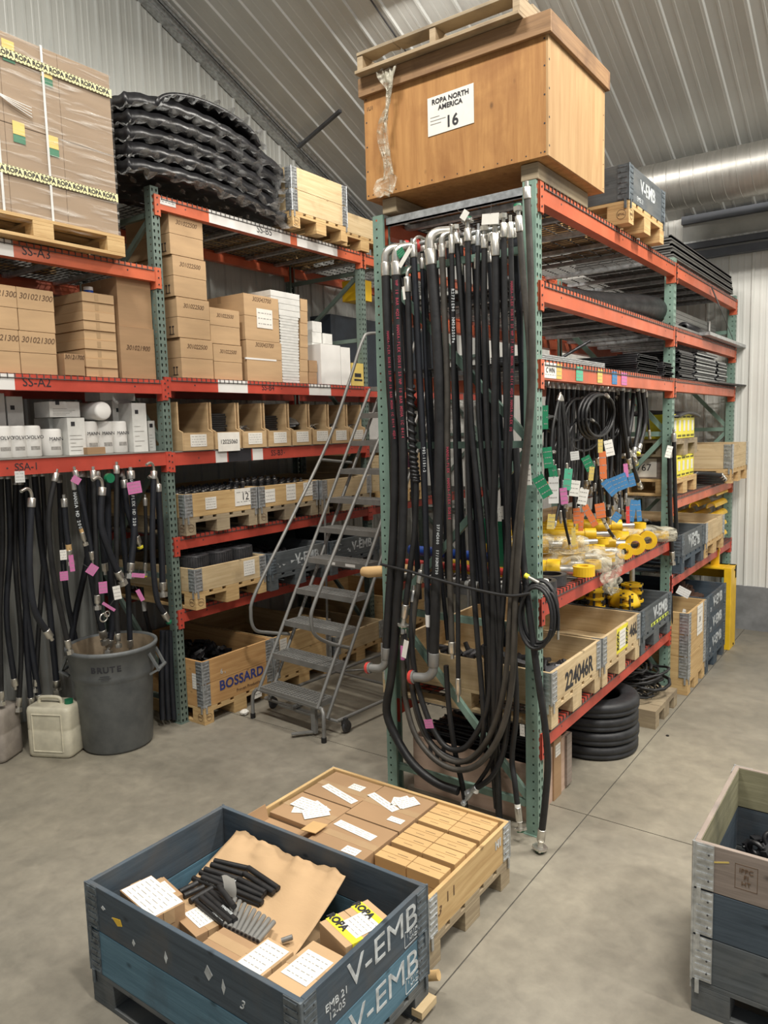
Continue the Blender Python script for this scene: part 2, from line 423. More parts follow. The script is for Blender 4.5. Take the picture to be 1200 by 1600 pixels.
# ================================================================ light
W = bpy.data.worlds.new('world'); SC.world = W; W.use_nodes = True
W.node_tree.nodes['Background'].inputs[0].default_value = (.93, .96, 1, 1); W.node_tree.nodes['Background'].inputs[1].default_value = .30
def lamp(x, y, e, sx=1.2, sy=.35, dz=.45, c=(1, .95, .87)):
    l = bpy.data.lights.new('lamp', 'AREA'); l.shape = 'RECTANGLE'; l.size = sx; l.size_y = sy; l.energy = e; l.color = c
    o = bpy.data.objects.new('lamp', l); COL.objects.link(o); o.location = (x, y, ceil_z(y) - dz)
lamp(2.3, 1.2, 260, dz=.3); lamp(2.3, -2.8, 330); lamp(-1.75, 1.6, 95, dz=.15); lamp(-1.3, -2.4, 270, dz=.3); lamp(5.5, -1, 260); lamp(3.6, 2.6, 75, dz=.4)
SC.view_settings.view_transform = 'Standard'; SC.view_settings.look = 'None'; SC.view_settings.exposure = 0; SC.view_settings.gamma = 1
SC.view_settings.use_curve_mapping = False
# ================================================================ pallet racks
def ring_cell(mb, o, a, b, w, h, hole, cx, cy):
    """rectangular cell w x h with a hole of 8 points about (cx, cy)"""
    rect = [(0, 0), (w / 2, 0), (w, 0), (w, h / 2), (w, h), (w / 2, h), (0, h), (0, h / 2)]
    vs = [o + a * x + b * y for x, y in rect] + [o + a * (cx + x) + b * (cy + y) for x, y in hole]
    mb.add(vs, [(i, (i + 1) % 8, 8 + (i + 1) % 8, 8 + i) for i in range(8)])
TEAR = [(-.004, -.013), (0, -.015), (.004, -.013), (.0075, .002), (.0065, .009), (0, .0115), (-.0065, .009), (-.0075, .002)]
SQ = [(-.0055, -.0055), (0, -.0055), (.0055, -.0055), (.0055, 0), (.0055, .0055), (0, .0055), (-.0055, .0055), (-.0055, 0)]
def post_mesh(H, mat, mirror=False):
    """roll-formed post 75 x 75, aisle face at x=0 with two rows of teardrops, side faces with one row of holes"""
    mb = MB(); s = -1 if mirror else 1; w = .075; p = .0508; n = int(H / p)
    def q(x, y, z): return V((x * s, y, z))
    for k in range(n + 1):
        z = k * p; h = min(p, H - z)
        if h < p * .9:
            mb.add([q(0, 0, z), q(0, w, z), q(0, w, H), q(0, 0, H)], [(0, 1, 2, 3)])
            for y in (0, w): mb.add([q(0, y, z), q(-w, y, z), q(-w, y, H), q(0, y, H)], [(0, 1, 2, 3)])
            continue
        for j in (0, 1): ring_cell(mb, q(0, j * w / 2, z), YA, ZA, w / 2, p, TEAR, w / 4, p / 2)
        for y in (0, w): ring_cell(mb, q(-w if not mirror else 0, y, z), XA, ZA, w, p, SQ, w * (.62 if not mirror else .38), p / 2)
    # inner lips and a shallow dark liner so the section has thickness
    mb.add([q(-w, 0, 0), q(-w, .018, 0), q(-w, .018, H), q(-w, 0, H)], [(0, 1, 2, 3)])
    mb.add([q(-w, w, 0), q(-w, w - .018, 0), q(-w, w - .018, H), q(-w, w, H)], [(0, 1, 2, 3)])
    mb.box(-.09 * s, .012 * s, -.012, w + .012, 0, .004)
    return mb.mesh('post', mat)
def add_ob(name, me, parent, loc=(0, 0, 0), label=None):
    o = bpy.data.objects.new(name, me); COL.objects.link(o); o.parent = parent; o.location = loc
    if label: o['label'] = label
    return o
def beam_mesh(L, mat, flip=1):
    mb = MB(); P = [(.008, -.105), (.008, 0), (-.034, 0), (-.034, -.03), (-.06, -.03), (-.06, -.105)]
    mb.prism([(x * flip, z) for x, z in P], (0, 0, 0), XA, ZA, YA, L)
    for y0, y1 in ((-.052, .002), (L - .002, L + .052)):
        mb.box(.004 * flip, .012 * flip, y0, y1, -.155, .002); yy = y0 if y0 < 0 else y1 - .006
        mb.box(-.03 * flip, .012 * flip, yy, yy + .006, -.155, .002)
        e = (0 if y0 < 0 else L); mb.box(-.06 * flip, .010 * flip, e - .003, e + .003, -.16, .0)
        for k in range(3):
            mb.mi = 1; mb.cyl((.010 * flip, (y0 + y1) / 2, -.125 + k * .0508), (.016 * flip, (y0 + y1) / 2, -.125 + k * .0508), .006, n=8); mb.mi = 0
    mb.mi = 1
    for y in (.25, L - .25, L / 2): mb.cyl((.008 * flip, y, -.055), (.0085 * flip, y, -.055), .007, n=8)
    return mb.mesh('beam', [mat, 'dark_steel'])
def deck_mesh(L, D, mat='wire', nch=6):
    mb = MB(); r = .0028; n = int(L / .0508)
    for k in range(n + 1):
        y = .02 + (L - .04) * k / n
        mb.box(-D + .02, .012, y - r, y + r, .000, .0056); mb.box(.008, .0136, y - r, y + r, -.03, .0056)
        mb.box(-D - .012, -D + .02, y - r, y + r, .000, .0056)
    for k in range(10):
        x = -D + .05 + (D - .09) * k / 9; mb.box(x - r, x + r, 0.01, L - .01, -.0056, 0)
    mb.box(.0095, .0145, 0.01, L - .01, -.027, -.022)
    mb.mi = 1
    for k in range(nch):
        y = L * (k + .5) / nch; mb.box(-D + .05, -.04, y - .022, y + .022, -.034, -.0058)
    return mb.mesh('wire_deck', [mat, 'galv'])
_cache = {}
def cached(key, fn):
    if key not in _cache: _cache[key] = fn()
    return _cache[key]
FD = 1.067
def rack(name, label, X, ys, heights, bays, postm, beamm, braces=True, boards=()):
    """ys: frame positions; bays: list of beam-top heights per bay"""
    t = thing(name, label, 'rack', (X, ys[0], 0)); Y0 = ys[0]
    for i, (y, H) in enumerate(zip(ys, heights)):
        add_ob('post', cached(('p', H, postm, 0), lambda: post_mesh(H, postm)), t, (0, y - Y0, 0))
        add_ob('post', cached(('p', H, postm, 1), lambda: post_mesh(H, postm, True)), t, (-FD, y - Y0, 0))
        zs = [.17]; z = .17; k = 0
        mb = MB(); yc = y - Y0 + .0375
        mb.bar((-.07, yc, .17), (-FD + .07, yc, .17), .03, .04); mb.build('brace', postm, t)
        z = .17
        while z < H - .5:
            z2 = min(z + 1.05, H - .2); mb = MB()
            a, c = (-.07, -FD + .07)
            if k % 2: a, c = c, a
            mb.bar((a, yc, z + .03), (c, yc, z2 - .03), .03, .04); mb.build('brace', postm, t)
            mb = MB(); mb.bar((-.07, yc, z2), (-FD + .07, yc, z2), .03, .04); mb.build('brace', postm, t)
            z = z2; k += 1
    out = {}
    for bi, bay in enumerate(bays):
        y0 = ys[bi] - Y0 + .077; L = ys[bi + 1] - Y0 - .002 - y0
        for z in bay:
            bm_ = beamm(bi, z) if callable(beamm) else beamm
            f = add_ob('beam', cached(('b', round(L, 3), bm_, 1), lambda: beam_mesh(L, bm_)), t, (0, y0, z))
            add_ob('beam', cached(('b', round(L, 3), bm_, -1), lambda: beam_mesh(L, bm_, -1)), t, (-FD, y0, z))
            out[(bi, z)] = f
            if (bi, z) in boards:
                mb = MB(); mb.box(-FD, .015, .01, L - .01, .0005, .008); o = mb.build('shelf_board', 'shelf_board', t, (0, y0, z))
            else:
                add_ob('wire_deck', cached(('d', round(L, 3)), lambda: deck_mesh(L, FD)), t, (0, y0, z), None)
    return t, out
RY = [0, 2.6885, 5.134]
RR, RB = rack('pallet_rack', 'tall green and orange pallet rack in the centre with hoses hanging on its end', 0, RY, [3.66, 3.70, 3.70],
              [[3.656, 3.145, 2.727, 1.40, .6125], [3.656, 3.145, 2.727, 1.73, 1.06]], 'green',
              lambda bi, z: 'red' if z < 1.5 else 'orange')
LX = -3.159; LY = [-2.629, 0, 2.629, 5.23]
LR, LB = rack('pallet_rack', 'long green and red pallet rack of boxes and crates along the left wall', LX, LY, [4.0, 4.27, 4.215, 4.27],
              [[3.657, 2.80, 2.24], [4.21, 2.825, 2.232, 1.548, .95], [4.21, 2.825, 1.548]], 'green_grey',
              lambda bi, z: 'orange' if z > 3 else 'red', boards=((0, 2.24), (1, 2.232)))
# hand-written and painted marks on the beams
def beam_text(beam, s, y, size, mat='ink', dz=-.052, X=.0085):
    text(s, beam, (X, y, dz), YA, ZA, size, mat, 'lettering', .0003)
def patch(beam, y0, y1, mat='white', z0=-.1045, z1=-.0005):
    mb = MB(); mb.box(.0078, .0088, y0, y1, z0, z1); mb.build('paint_patch', mat, beam)
def byb(beam, u, v): return at(u, v, x=LX + .009).y - (LY[0] if False else 0)
def loc_y(rootY, beam, u, v, X=LX): return at(u, v, x=X).y - rootY - beam.location.y
b_ = LB[(0, 3.657)]; beam_text(b_, 'SS-A3', loc_y(LY[0], b_, 56, 398), .085); patch(b_, loc_y(LY[0], b_, -30, 390), loc_y(LY[0], b_, 20, 392))
b_ = LB[(0, 2.80)]; beam_text(b_, 'SS-A2', loc_y(LY[0], b_, 57, 603), .085); patch(b_, loc_y(LY[0], b_, -30, 600), loc_y(LY[0], b_, 22, 600))
b_ = LB[(0, 2.24)]; beam_text(b_, 'SSA-1', loc_y(LY[0], b_, 40, 721), .07)
b_ = LB[(1, 4.21)]; beam_text(b_, 'SS-B5', loc_y(LY[0], b_, 412, 361), .085)
for a_, c_ in ((326, 452), (462, 525)): patch(b_, loc_y(LY[0], b_, a_, 350), loc_y(LY[0], b_, c_, 360))
sheet(b_, (.0095, loc_y(LY[0], b_, 260, 325), -.04), YA, ZA, .17, .045, 'white', rows=1, name='load_sticker')
b_ = LB[(1, 2.825)]; beam_text(b_, 'SS-B4', loc_y(LY[0], b_, 418, 609), .07)
for a_, c_ in ((340, 386), (482, 516)): patch(b_, loc_y(LY[0], b_, a_, 608), loc_y(LY[0], b_, c_, 608))
b_ = LB[(1, 2.232)]; beam_text(b_, 'SS-B3', loc_y(LY[0], b_, 432, 713), .07)
for a_, c_, m_ in ((336, 354, 'white'), (356, 392, 'ink'), (394, 410, 'white')): patch(b_, loc_y(LY[0], b_, a_, 715), loc_y(LY[0], b_, c_, 715), m_)
b_ = RB[(0, 2.727)]
for u, w_, m_, s_ in ((857, .17, 'paper', 'C WIN'), (871, .075, 'tag_yellow', ''), (903, .11, 'tag_mint', ''), (935, .09, 'tag_yellow', ''), (958, .10, 'tag_blue', ''), (973, .12, 'tag_pink', '')):
    sheet(b_, (.010, at(u, 585, x=0).y - .077, -.052), YA, ZA, w_, .085, m_, rows=3, bold=s_ or None, bsize=.04, name='bin_sticker')
# ================================================================ pallets with collars
def pallet_mb(lx, ly, long_x=True, seed=0):
    """EUR type pallet centred at the origin, 144 mm high"""
    mb = MB(); L, S = (lx, ly) if long_x else (ly, lx)
    def bx(a0, a1, b0, b1, z0, z1):
        if long_x: mb.box(a0, a1, b0, b1, z0, z1)
        else: mb.box(b0, b1, a0, a1, z0, z1)
    for j in (-1, 0, 1):                                   # bottom runners, along the length
        w = .1 if j else .145; y = j * (S / 2 - .05); bx(-L / 2, L / 2, y - w / 2, y + w / 2, 0, .022)
    for i in (-1, 0, 1):
        for j in (-1, 0, 1):
            w = .1 if j else .145; y = j * (S / 2 - .05); x = i * (L / 2 - .0725)
            bx(x - .0725, x + .0725, y - w / 2, y + w / 2, .022, .1)
    for i in (-1, 0, 1):
        x = i * (L / 2 - .0725); bx(x - .0725, x + .0725, -S / 2, S / 2, .1, .122)
    for j, w in ((-2, .145), (-1, .1), (0, .145), (1, .1), (2, .145)):
        y = j * (S - .145) / 4; bx(-L / 2, L / 2, y - w / 2, y + w / 2, .122, .144)
    return mb
def hinge_mesh(h, hm='galv'):
    """galvanised corner hinge wrapping the corner at the origin; plates run to -x and -y"""
    mb = MB(); w = .075; t = .0035
    mb.box(-w, 0, 0, t, .006, h - .002); mb.box(0, t, -w, t, .006, h - .002)
    for k in range(7):
        z = h * (k + .5) / 7; mb.box(-w * .95, -.012, t, t + .003, z - h * .022, z + h * .022); mb.box(t, t + .003, -w * .95, -.012, z - h * .022, z + h * .022)
    mb.cyl((.001, .001, .0), (.001, .001, h), .006, n=8)
    mb.box(-.03, -.014, t, t + .006, -.05, .01); mb.box(t, t + .006, -.03, -.014, -.05, .01)
    mb.mi = 1
    for z in (.22, .5, .78):
        mb.cyl((-w * .75, t, h * z), (-w * .75, t + .0045, h * z), .004, n=6); mb.cyl((t, -w * .75, h * z), (t + .0045, -w * .75, h * z), .004, n=6)
    return mb.mesh('corner_hinge', [hm, 'dark_steel'])
def collar(parent, lx, ly, z, h, mat, boards=1, t=.02, hinge=True):
    mb = MB(); bh = h / boards
    for k in range(boards):
        z0, z1 = k * bh + .0008, (k + 1) * bh - .0008
        mb.box(-lx / 2, lx / 2, -ly / 2, -ly / 2 + t, z0, z1); mb.box(-lx / 2, lx / 2, ly / 2 - t, ly / 2, z0, z1)
        mb.box(-lx / 2, -lx / 2 + t, -ly / 2 + t, ly / 2 - t, z0, z1); mb.box(lx / 2 - t, lx / 2, -ly / 2 + t, ly / 2 - t, z0, z1)
    o = mb.build('collar', mat, parent, (0, 0, z), bev=.0025)
    if hinge:
        hm = 'hinge_painted' if (mat in ('navy_wood', 'blue_wood', 'grey_wood') and parent.location.x < 1.2) else 'galv'; me = cached(('h', h, hm), lambda: hinge_mesh(h, hm))
        for (sx, sy, rz) in ((1, 1, 0), (-1, 1, math.pi / 2), (-1, -1, math.pi), (1, -1, -math.pi / 2)):
            c = add_ob('corner_hinge', me, o, (sx * lx / 2, sy * ly / 2, 0)); c.rotation_euler = (0, 0, rz)
    return o
def epal(parent, o, a, b, s=.03):
    a, b = V(a), V(b); n = a.cross(b); mb = MB(); 
    mb.ring(V(o) + n * .001, s, .0014, axis=n, n=24, m=4, sx=1, sy=1); ob = mb.build('stamp', 'ink_brown', parent)
    text('EPAL', ob, V(o), a, b, s * .75, 'ink_brown', 'print', .0004)
def crate(label, xmax, ymin, z, mats, lx=1.2, ly=.8, palmat='pine', boards=1, h=.195, group=None, rz=0, pal=True, name='pallet_crate', stamp=True, hinge=True):
    """pallet crate whose +x face is at xmax and -y face at ymin; mats from the lowest collar up"""
    t = thing(name, label, 'crate', (xmax - lx / 2, ymin + ly / 2, z), rz, group)
    z0 = 0
    if pal:
        me = pallet_mb(lx, ly, lx >= ly).build('pallet', palmat, t, bev=.002); z0 = .144
        if stamp:
            epal(me, (lx / 2 - .05, -ly / 2, .06), XA, ZA); epal(me, (lx / 2, -ly / 2 + .05, .06), YA, ZA)
    t['z0'] = z + z0; cs = []
    for i, m_ in enumerate(mats):
        cs.append(collar(t, lx, ly, z0 + i * (h + .001), h, m_, boards, hinge=hinge))
    del t['z0']
    return t, cs
def ctext(c, s, lx, ly, side, u, w, size, mat, **k):
    """lettering on the outside of a collar: side 'x' is +x face (u along y from its middle), 'y' is -y face (u along x)"""
    if side == 'x': return text(s, c, (lx / 2, u, w), YA, ZA, size, mat, **k)
    return text(s, c, (u, -ly / 2, w), XA, ZA, size, mat, **k)

# ---- front blue crate (two collars)
BX, BY, BZ = .155, -2.192, 0
t, cs = crate('weathered blue two-collar pallet crate at the front, holding cartons and black hose cuts', BX, BY, 0, ['blue_wood', 'navy_wood'], palmat='grey_wood', ly=.76, stamp=False)
BLUE = t
for i, c in enumerate(cs):
    ctext(c, 'V-EMB', 1.2, .76, 'x', .085, .115, .145, 'paint_white', bold=.0, spacing=1.0, sx=1.12)
    o = ctext(c, 'i  F1 | M\n    HT-DB', 1.2, .76, 'x', .27, .045, .022, 'paint_white')
    mb = MB()
    for a_, b_, c_, d_ in ((.215, .325, .013, .016), (.215, .325, .077, .080), (.215, .218, .013, .080), (.322, .325, .013, .080)): mb.box(.6, .6014, a_, b_, c_, d_)
    mb.build('printed_frame', 'paint_white', c)
    if i: ctext(c, 'EMB 21\n12-05', 1.2, .76, 'x', -.2, .065, .04, 'paint_white')
    ctext(c, '3' if i else '', 1.2, .76, 'y', .32, .06, .05, 'paint_white', shear=.4) if i else None
rr = random.Random(3)
for (u, w, l, hh) in ((-.50, .115, .03, .02), (-.43, .095, .05, .012), (-.1, .06, .02, .05), (.13, .10, .045, .06), (.22, .08, .02, .06), (-.3, .04, .02, .03)):
    mb = MB(); mb.prism([(u, w), (u + l * .5, w - hh * .4), (u + l, w + hh * .1), (u + l * .4, w + hh * .6)], (0, -.3800, 0), XA, ZA, -YA, .0012); mb.build('torn_paper', 'paint_white', cs[1])
mb = MB(); mb.prism([(-.425, .10), (-.39, .075), (-.36, .085), (-.37, .11)], (0, -.3803, 0), XA, ZA, -YA, .0013); mb.build('sticker_scrap', 'yellow', cs[1])
# split wood at the near right foot
mb = MB(); mb.obox((.61, .33, .04), XA, YA, ZA, .05, .11, .03); mb.build('splinter', 'pine_pale', t)
# ---- pine crate behind it
PX0, PY0 = .055, -1.272
t, cs = crate('low new pine pallet crate full of brown cartons, beside the blue crate', PX0, PY0, 0, ['pine'], lx=1.18, palmat='pine_old', ly=.79, stamp=False)
PINE = t
ctext(cs[0], '3', 1.18, .79, 'x', -.30, .09, .06, 'ink_brown', shear=.3); ctext(cs[0], '1 1', 1.18, .79, 'x', -.2, .12, .07, 'ink_brown')
ctext(cs[0], 'H1', 1.18, .79, 'x', .27, .13, .055, 'paint_white', bold=.003)
mb = MB(); mb.tube([(.585, -.50, .09), (.66, -.50, .085), (.70, -.49, .10)], .022, 10); mb.build('wooden_peg', 'pine', t)
# ---- crate at the right edge
t, cs = crate('tall pallet crate with olive, brown and navy collars at the right edge', 2.25, -.862, 0, ['grey_wood', 'navy_wood', 'mauve_wood'], palmat='grey_wood', ly=.79, stamp=False)
RIGHTC = t
mb = MB()
for a_, b_, c_, d_ in ((-.45, -.37, .05, .052), (-.45, -.37, .148, .15), (-.45, -.448, .05, .15), (-.372, -.37, .05, .15)): mb.box(a_, b_, -.3955, -.394, c_, d_)
mb.build('stamp', 'ink_brown', cs[2]); ctext(cs[2], 'IPPC\nFI\nHT', 1.2, .79, 'y', -.41, .1, .026, 'ink_brown')
mb = MB(); mb.obox((-.50, -.3957, .135), V((1, 0, .3)), V((-.3, 0, 1)), -YA, .06, .006, .001); mb.build('scratch', 'tag_yellow', cs[2])
mb = MB(); mb.box(-.6, -.58, -.393, .395, .0, .193); mb.box(-.6, .6, .375, .3952, .0, .193)
# inner face of the weathered top collar is greener
mb = MB(); mb.box(-.58, -.5785, -.37, .37, .004, .19); mb.box(-.58, .58, .373, .3745, .004, .19); mb.build('inner_face', 'olive_wood', cs[2], label='yellow green weathered inner face')
# ---- left rack crates
CR = {}
def lc(key, label, u_or_y, z, mats, xmax, group=None, **k):
    CR[key] = crate(label, xmax, u_or_y, z, mats, group=group, **k); return CR[key]
lc('bos', 'two-collar pine crate marked BOSSARD on the floor beside the rack foot', .08, 0, ['bossard_wood', 'bossard_wood'], -2.962)
for i, c in enumerate(CR['bos'][1]):
    if i == 0:
        ctext(c, 'BOSSARD', 1.2, .8, 'x', .03, .135, .115, 'ink_blue', bold=.003, spacing=1.05); ctext(c, 'Proven Productivity', 1.2, .8, 'x', .12, .045, .04, 'ink_brown')
        sheet(c, (.604, .2, -.06), YA, ZA, .1, .07, rows=1, name='barcode_label')
    else: ctext(c, '6 ,', 1.2, .8, 'x', -.18, .06, .06, 'paint_white')
sheet(CR['bos'][1][1], (.5, -.402, .02), XA, ZA, .05, .13, rows=5)
lc('b02', 'two-collar pine crate on the floor behind the rolling ladder', .895, 0, ['pine', 'pine'], -2.955)
sheet(CR['b02'][1][1], (.602, -.27, .1), YA, ZA, .09, .12, rows=4)
lc('b03', 'open-sided pine pallet crate of metal parts on the floor, furthest in the bay', 1.74, 0, ['pine_pale'], -2.93)
lc('b12', 'pine crate with a 12 sign on the shelf above the gears', .115, 1.554, ['pine'], -3.10, palmat='pine_old')
sheet(CR['b12'][1][0], (.602, -.13, .10), YA, ZA, .12, .10, rows=4); sheet(CR['b12'][1][0], (.602, .26, .12), YA, ZA, .24, .15, rows=3, bold='12', bsize=.09)
lc('b22', 'pine crate of threaded fittings next to the crate marked 12', .945, 1.554, ['pine'], -3.10, palmat='pine_old')
sheet(CR['b22'][1][0], (.602, -.26, .1), YA, ZA, .13, .12, rows=3); sheet(CR['b22'][1][0], (.602, .02, .11), YA, ZA, .13, .15, rows=4); sheet(CR['b22'][1][0], (.602, .27, .12), YA, ZA, .15, .13, rows=4)
lc('b32', 'pale pine crate on the shelf behind the ladder rails', 1.77, 1.554, ['pine_pale'], -3.06, palmat='pine_old')
lc('g1', 'pale pine crate of black toothed pulleys on the second shelf from the floor', .09, .956, ['pine_pale'], -3.0)
sheet(CR['g1'][1][0], (.602, .20, .11), YA, ZA, .13, .13, rows=5)
lc('v1', 'battered grey crate with V-EMB lettering between pulley crate and ladder', .915, .956, ['grey_wood'], -2.97, palmat='grey_wood', stamp=False)
lc('v2', 'battered grey crate with V-EMB lettering seen through the ladder steps', 1.74, .956, ['grey_wood'], -2.95, palmat='grey_wood', stamp=False)
for k_ in ('v1', 'v2'):
    ctext(CR[k_][1][0], 'V-EMB', 1.2, .8, 'x', .1, .10, .12, 'paint_white', bold=.003)
    rr = random.Random(ord(k_[1]))
    for i in range(9):
        u, w = rr.uniform(-.3, .1), rr.uniform(.03, .16); q_ = [(u + rr.uniform(-.035, .035), w + rr.uniform(-.02, .02)) for _ in range(4)]
        mb = MB(); mb.prism(q_, (.6006, 0, 0), YA, ZA, XA, .001); mb.build('torn_paper', 'paint_white', CR[k_][1][0])
lc('t1', 'two-collar pine crate on top of the left rack beside the wrapped black fenders', 1.45, 4.222, ['pine_pale', 'pine_pale'], -3.02, palmat='pine')
lc('t2', 'second pine crate on top of the left rack, behind the first', 2.27, 4.222, ['pine_pale'], -3.12, palmat='pine')
# ---- right rack crates
lc('r1', 'pale wooden crate stencilled 224046R on the low shelf', .10, .619, ['pine_pale'], .04, palmat='pine_pale', stamp=False, hinge=True)
ctext(CR['r1'][1][0], '224046R', 1.2, .8, 'x', .03, .075, .15, 'ink', bold=.004, sx=.85)
lc('r2', 'pale crate with a yellow tape cross and numbers, beside the stencilled crate', .93, .619, ['pine_pale'], .045, palmat='pine_pale', stamp=False)
ctext(CR['r2'][1][0], '46L', 1.2, .8, 'x', .25, .10, .12, 'ink', bold=.004)
mb = MB(); mb.box(.6, .6012, -.12, .12, .01, .19); mb.build('tape', 'yellow_bright', CR['r2'][1][0])
sheet(CR['r2'][1][0], (.602, 0, .10), YA, ZA, .13, .13, rows=4); text('ROPA', CR['r2'][1][0], (.6014, -.095, .10), ZA, -YA, .05, 'ink', bold=.002); text('ROPA', CR['r2'][1][0], (.6014, .095, .10), ZA, -YA, .05, 'ink', bold=.002)
lc('r3', 'dark grey V-EMB crate holding yellow castings on the low shelf', 1.755, .619, ['grey_wood'], .05, palmat='grey_wood', stamp=False)
ctext(CR['r3'][1][0], 'V-EMB', 1.2, .8, 'x', .1, .11, .14, 'paint_white', bold=.004)
mb = MB(); mb.prism([(-.15, .02), (.35, .02), (.35, .045), (-.15, .045)], (.6, 0, 0), YA, ZA, XA, .0012); mb.build('stripe_label', 'lime', CR['r3'][1][0])
mb = MB()
for k in range(6): mb.prism([(-.13 + k * .08, .023), (-.09 + k * .08, .023), (-.085 + k * .08, .042), (-.125 + k * .08, .042)], (.6012, 0, 0), YA, ZA, XA, .0005)
mb.build('stripe_print', 'ink', CR['r3'][1][0])
lc('p3', 'three-collar pine crate on the floor against the middle rack post', 2.79, 0, ['pine', 'pine', 'pine'], .14, ly=.62, palmat='pine', stamp=False)
sheet(CR['p3'][1][2], (.603, .08, .06), YA, ZA, .2, .27, rows=6, bold='31', bsize=.07)
lc('u3', 'tall blue grey crate lettered V-EMB three times, on the floor', 3.45, 0, ['navy_wood', 'navy_wood', 'navy_wood'], .14, palmat='navy_wood', stamp=False)
for c in CR['u3'][1]: ctext(c, 'V-EMB', 1.2, .8, 'x', .05, .10, .14, 'paint_white', bold=.003); ctext(c, '21', 1.2, .8, 'x', -.22, .05, .06, 'paint_white')
lc('w1', 'grey V-EMB crate on the shelf above the tall pine crate', 2.80, 1.066, ['grey_wood'], .07, palmat='navy_wood', stamp=False)
ctext(CR['w1'][1][0], 'V-EMB', 1.2, .8, 'x', -.02, .12, .12, 'paint_white', bold=.003); ctext(CR['w1'][1][0], 'V-EMB', 1.2, .8, 'x', .06, .08, .12, 'paint_white', bold=.003)
lc('w2', 'light pine crate next to the upper grey V-EMB crate', 3.66, 1.066, ['pine_pale', ], .07, palmat='pine')
lc('w3', 'two-collar pine crate overhanging the upper shelf at the far end', 4.30, 1.736, ['pine_pale'], .16, lx=1.0, palmat='pine', boards=2, h=.25)
lc('tv', 'grey V-EMB crate on a pallet on top of the centre rack', 1.22, 3.664, ['grey_wood'], .10, palmat='pine', h=.23)
ctext(CR['tv'][1][0], 'V-EMB', 1.2, .8, 'x', .0, .13, .12, 'paint_white', bold=.003)
ctext(CR['tv'][1][0], 'EMB 21', 1.2, .8, 'x', -.17, .04, .045, 'paint_white')

# ================================================================ big plywood crate, skid, pallet
x0, x1, y0, y1, z0, z1 = -1.085, .085, -.03, .80, 3.755, 4.36
t = thing('shipping_box', 'large brown plywood shipping box with paper sign on top of the rack', 'box', ((x0 + x1) / 2, (y0 + y1) / 2, z0))
cx, cy = (x0 + x1) / 2, (y0 + y1) / 2; hx_, hy_ = (x1 - x0) / 2, (y1 - y0) / 2
mb = MB(); H_ = z1 - z0
mb.box(-hx_, hx_ - .012, -hy_, -hy_ + .012, .0, H_); mb.box(-hx_, hx_ - .012, hy_ - .012, hy_, 0, H_); mb.box(-hx_, -hx_ + .012, -hy_ + .012, hy_ - .012, 0, H_)
mb.box(-hx_ + .012, hx_ - .012, -hy_ + .012, hy_ - .012, .0, .02)
body = mb.build('box_body', 'plywood', t)
mb = MB(); mb.box(hx_ - .012, hx_, -hy_, hy_, 0, H_); mb.build('end_panel', 'plywood_lit', t, label='plywood end panel toned paler for the light on it')
mb = MB(); mb.mi = 0; rr = random.Random(5)
for z in (.02, .16, .3, .44, .57):
    for (a_, b_) in ((-hx_ + .015, 0), (hx_ - .02, 0)): mb.cyl((a_, -hy_ - .001, z), (a_, -hy_ + .002, z), .005, n=6)
    mb.cyl((hx_ + .001, -hy_ + .014, z + .03), (hx_ - .002, -hy_ + .014, z + .03), .006, n=6); mb.cyl((hx_ + .001, hy_ - .02, z), (hx_ - .002, hy_ - .02, z), .004, n=6)
for k in range(14): x_ = -hx_ + .05 + k * .083; mb.cyl((x_, -hy_ - .001, .02), (x_, -hy_ + .002, .02), .004, n=6)
mb.build('nail', 'ink', t); bpy.data.objects['nail']['kind'] = 'stuff'
mb = MB(); e = .024
mb.box(-hx_ - e, hx_ + e, -hy_ - e, -hy_, H_ - .02, H_ + .085); mb.box(-hx_ - e, hx_ + e, hy_, hy_ + e, H_ - .02, H_ + .085)
mb.box(-hx_ - e, -hx_, -hy_, hy_, H_ - .02, H_ + .085); mb.box(-hx_, hx_, -hy_, hy_, H_ + .06, H_ + .085)
mb.build('lid', 'lid_wood', t, bev=.003)
mb = MB(); mb.box(hx_, hx_ + e, -hy_, hy_, H_ - .02, H_ + .085); mb.build('lid_side', 'lid_wood', t, bev=.003)
def onf(u, v): p_ = at(u, v, y=y0); return p_.x - cx, p_.z - z0
a_ = onf(704, 173)
sh = sheet(t, (a_[0], -hy_ - .002, a_[1]), V((1, 0, .02)), ZA, .295, .205, rows=0, mat='paper', name='paper_sign')
text('ROPA NORTH\nAMERICA', sh, (a_[0], -hy_ - .0035, a_[1] + .052), XA, ZA, .037, 'ink', 'print', .0004, bold=.0009)
text('16', sh, (a_[0] + .01, -hy_ - .0035, a_[1] - .055), XA, ZA, .085, 'ink', 'print', .0004, bold=.0016)
mb = MB()
for i, w_ in enumerate((.06, .10, .07)): mb.box(a_[0] - .13, a_[0] - .13 + w_, -hy_ - .0045, -hy_ - .0035, a_[1] - .01 - i * .018, a_[1] - .008 - i * .018)
mb.build('handwriting', 'ink_grey', sh)
a_ = onf(578, 170); text('1U1', t, (a_[0], -hy_, a_[1]), XA, ZA, .03, 'ink_brown')
# skid under the box
for i, (xx) in enumerate((-.04, -.95)):
    mb = MB(); mb.box(-.05, .05, 0, .72, 0, .086)
    o = mb.build('skid_timber', 'pine_old', None, (xx, .012, 3.665), bev=.004)
    tag(o, ['dark timber runner under the plywood box beside the near rack post', 'dark timber runner under the left end of the plywood box'][i], 'timber', 'timber runners under the plywood box')
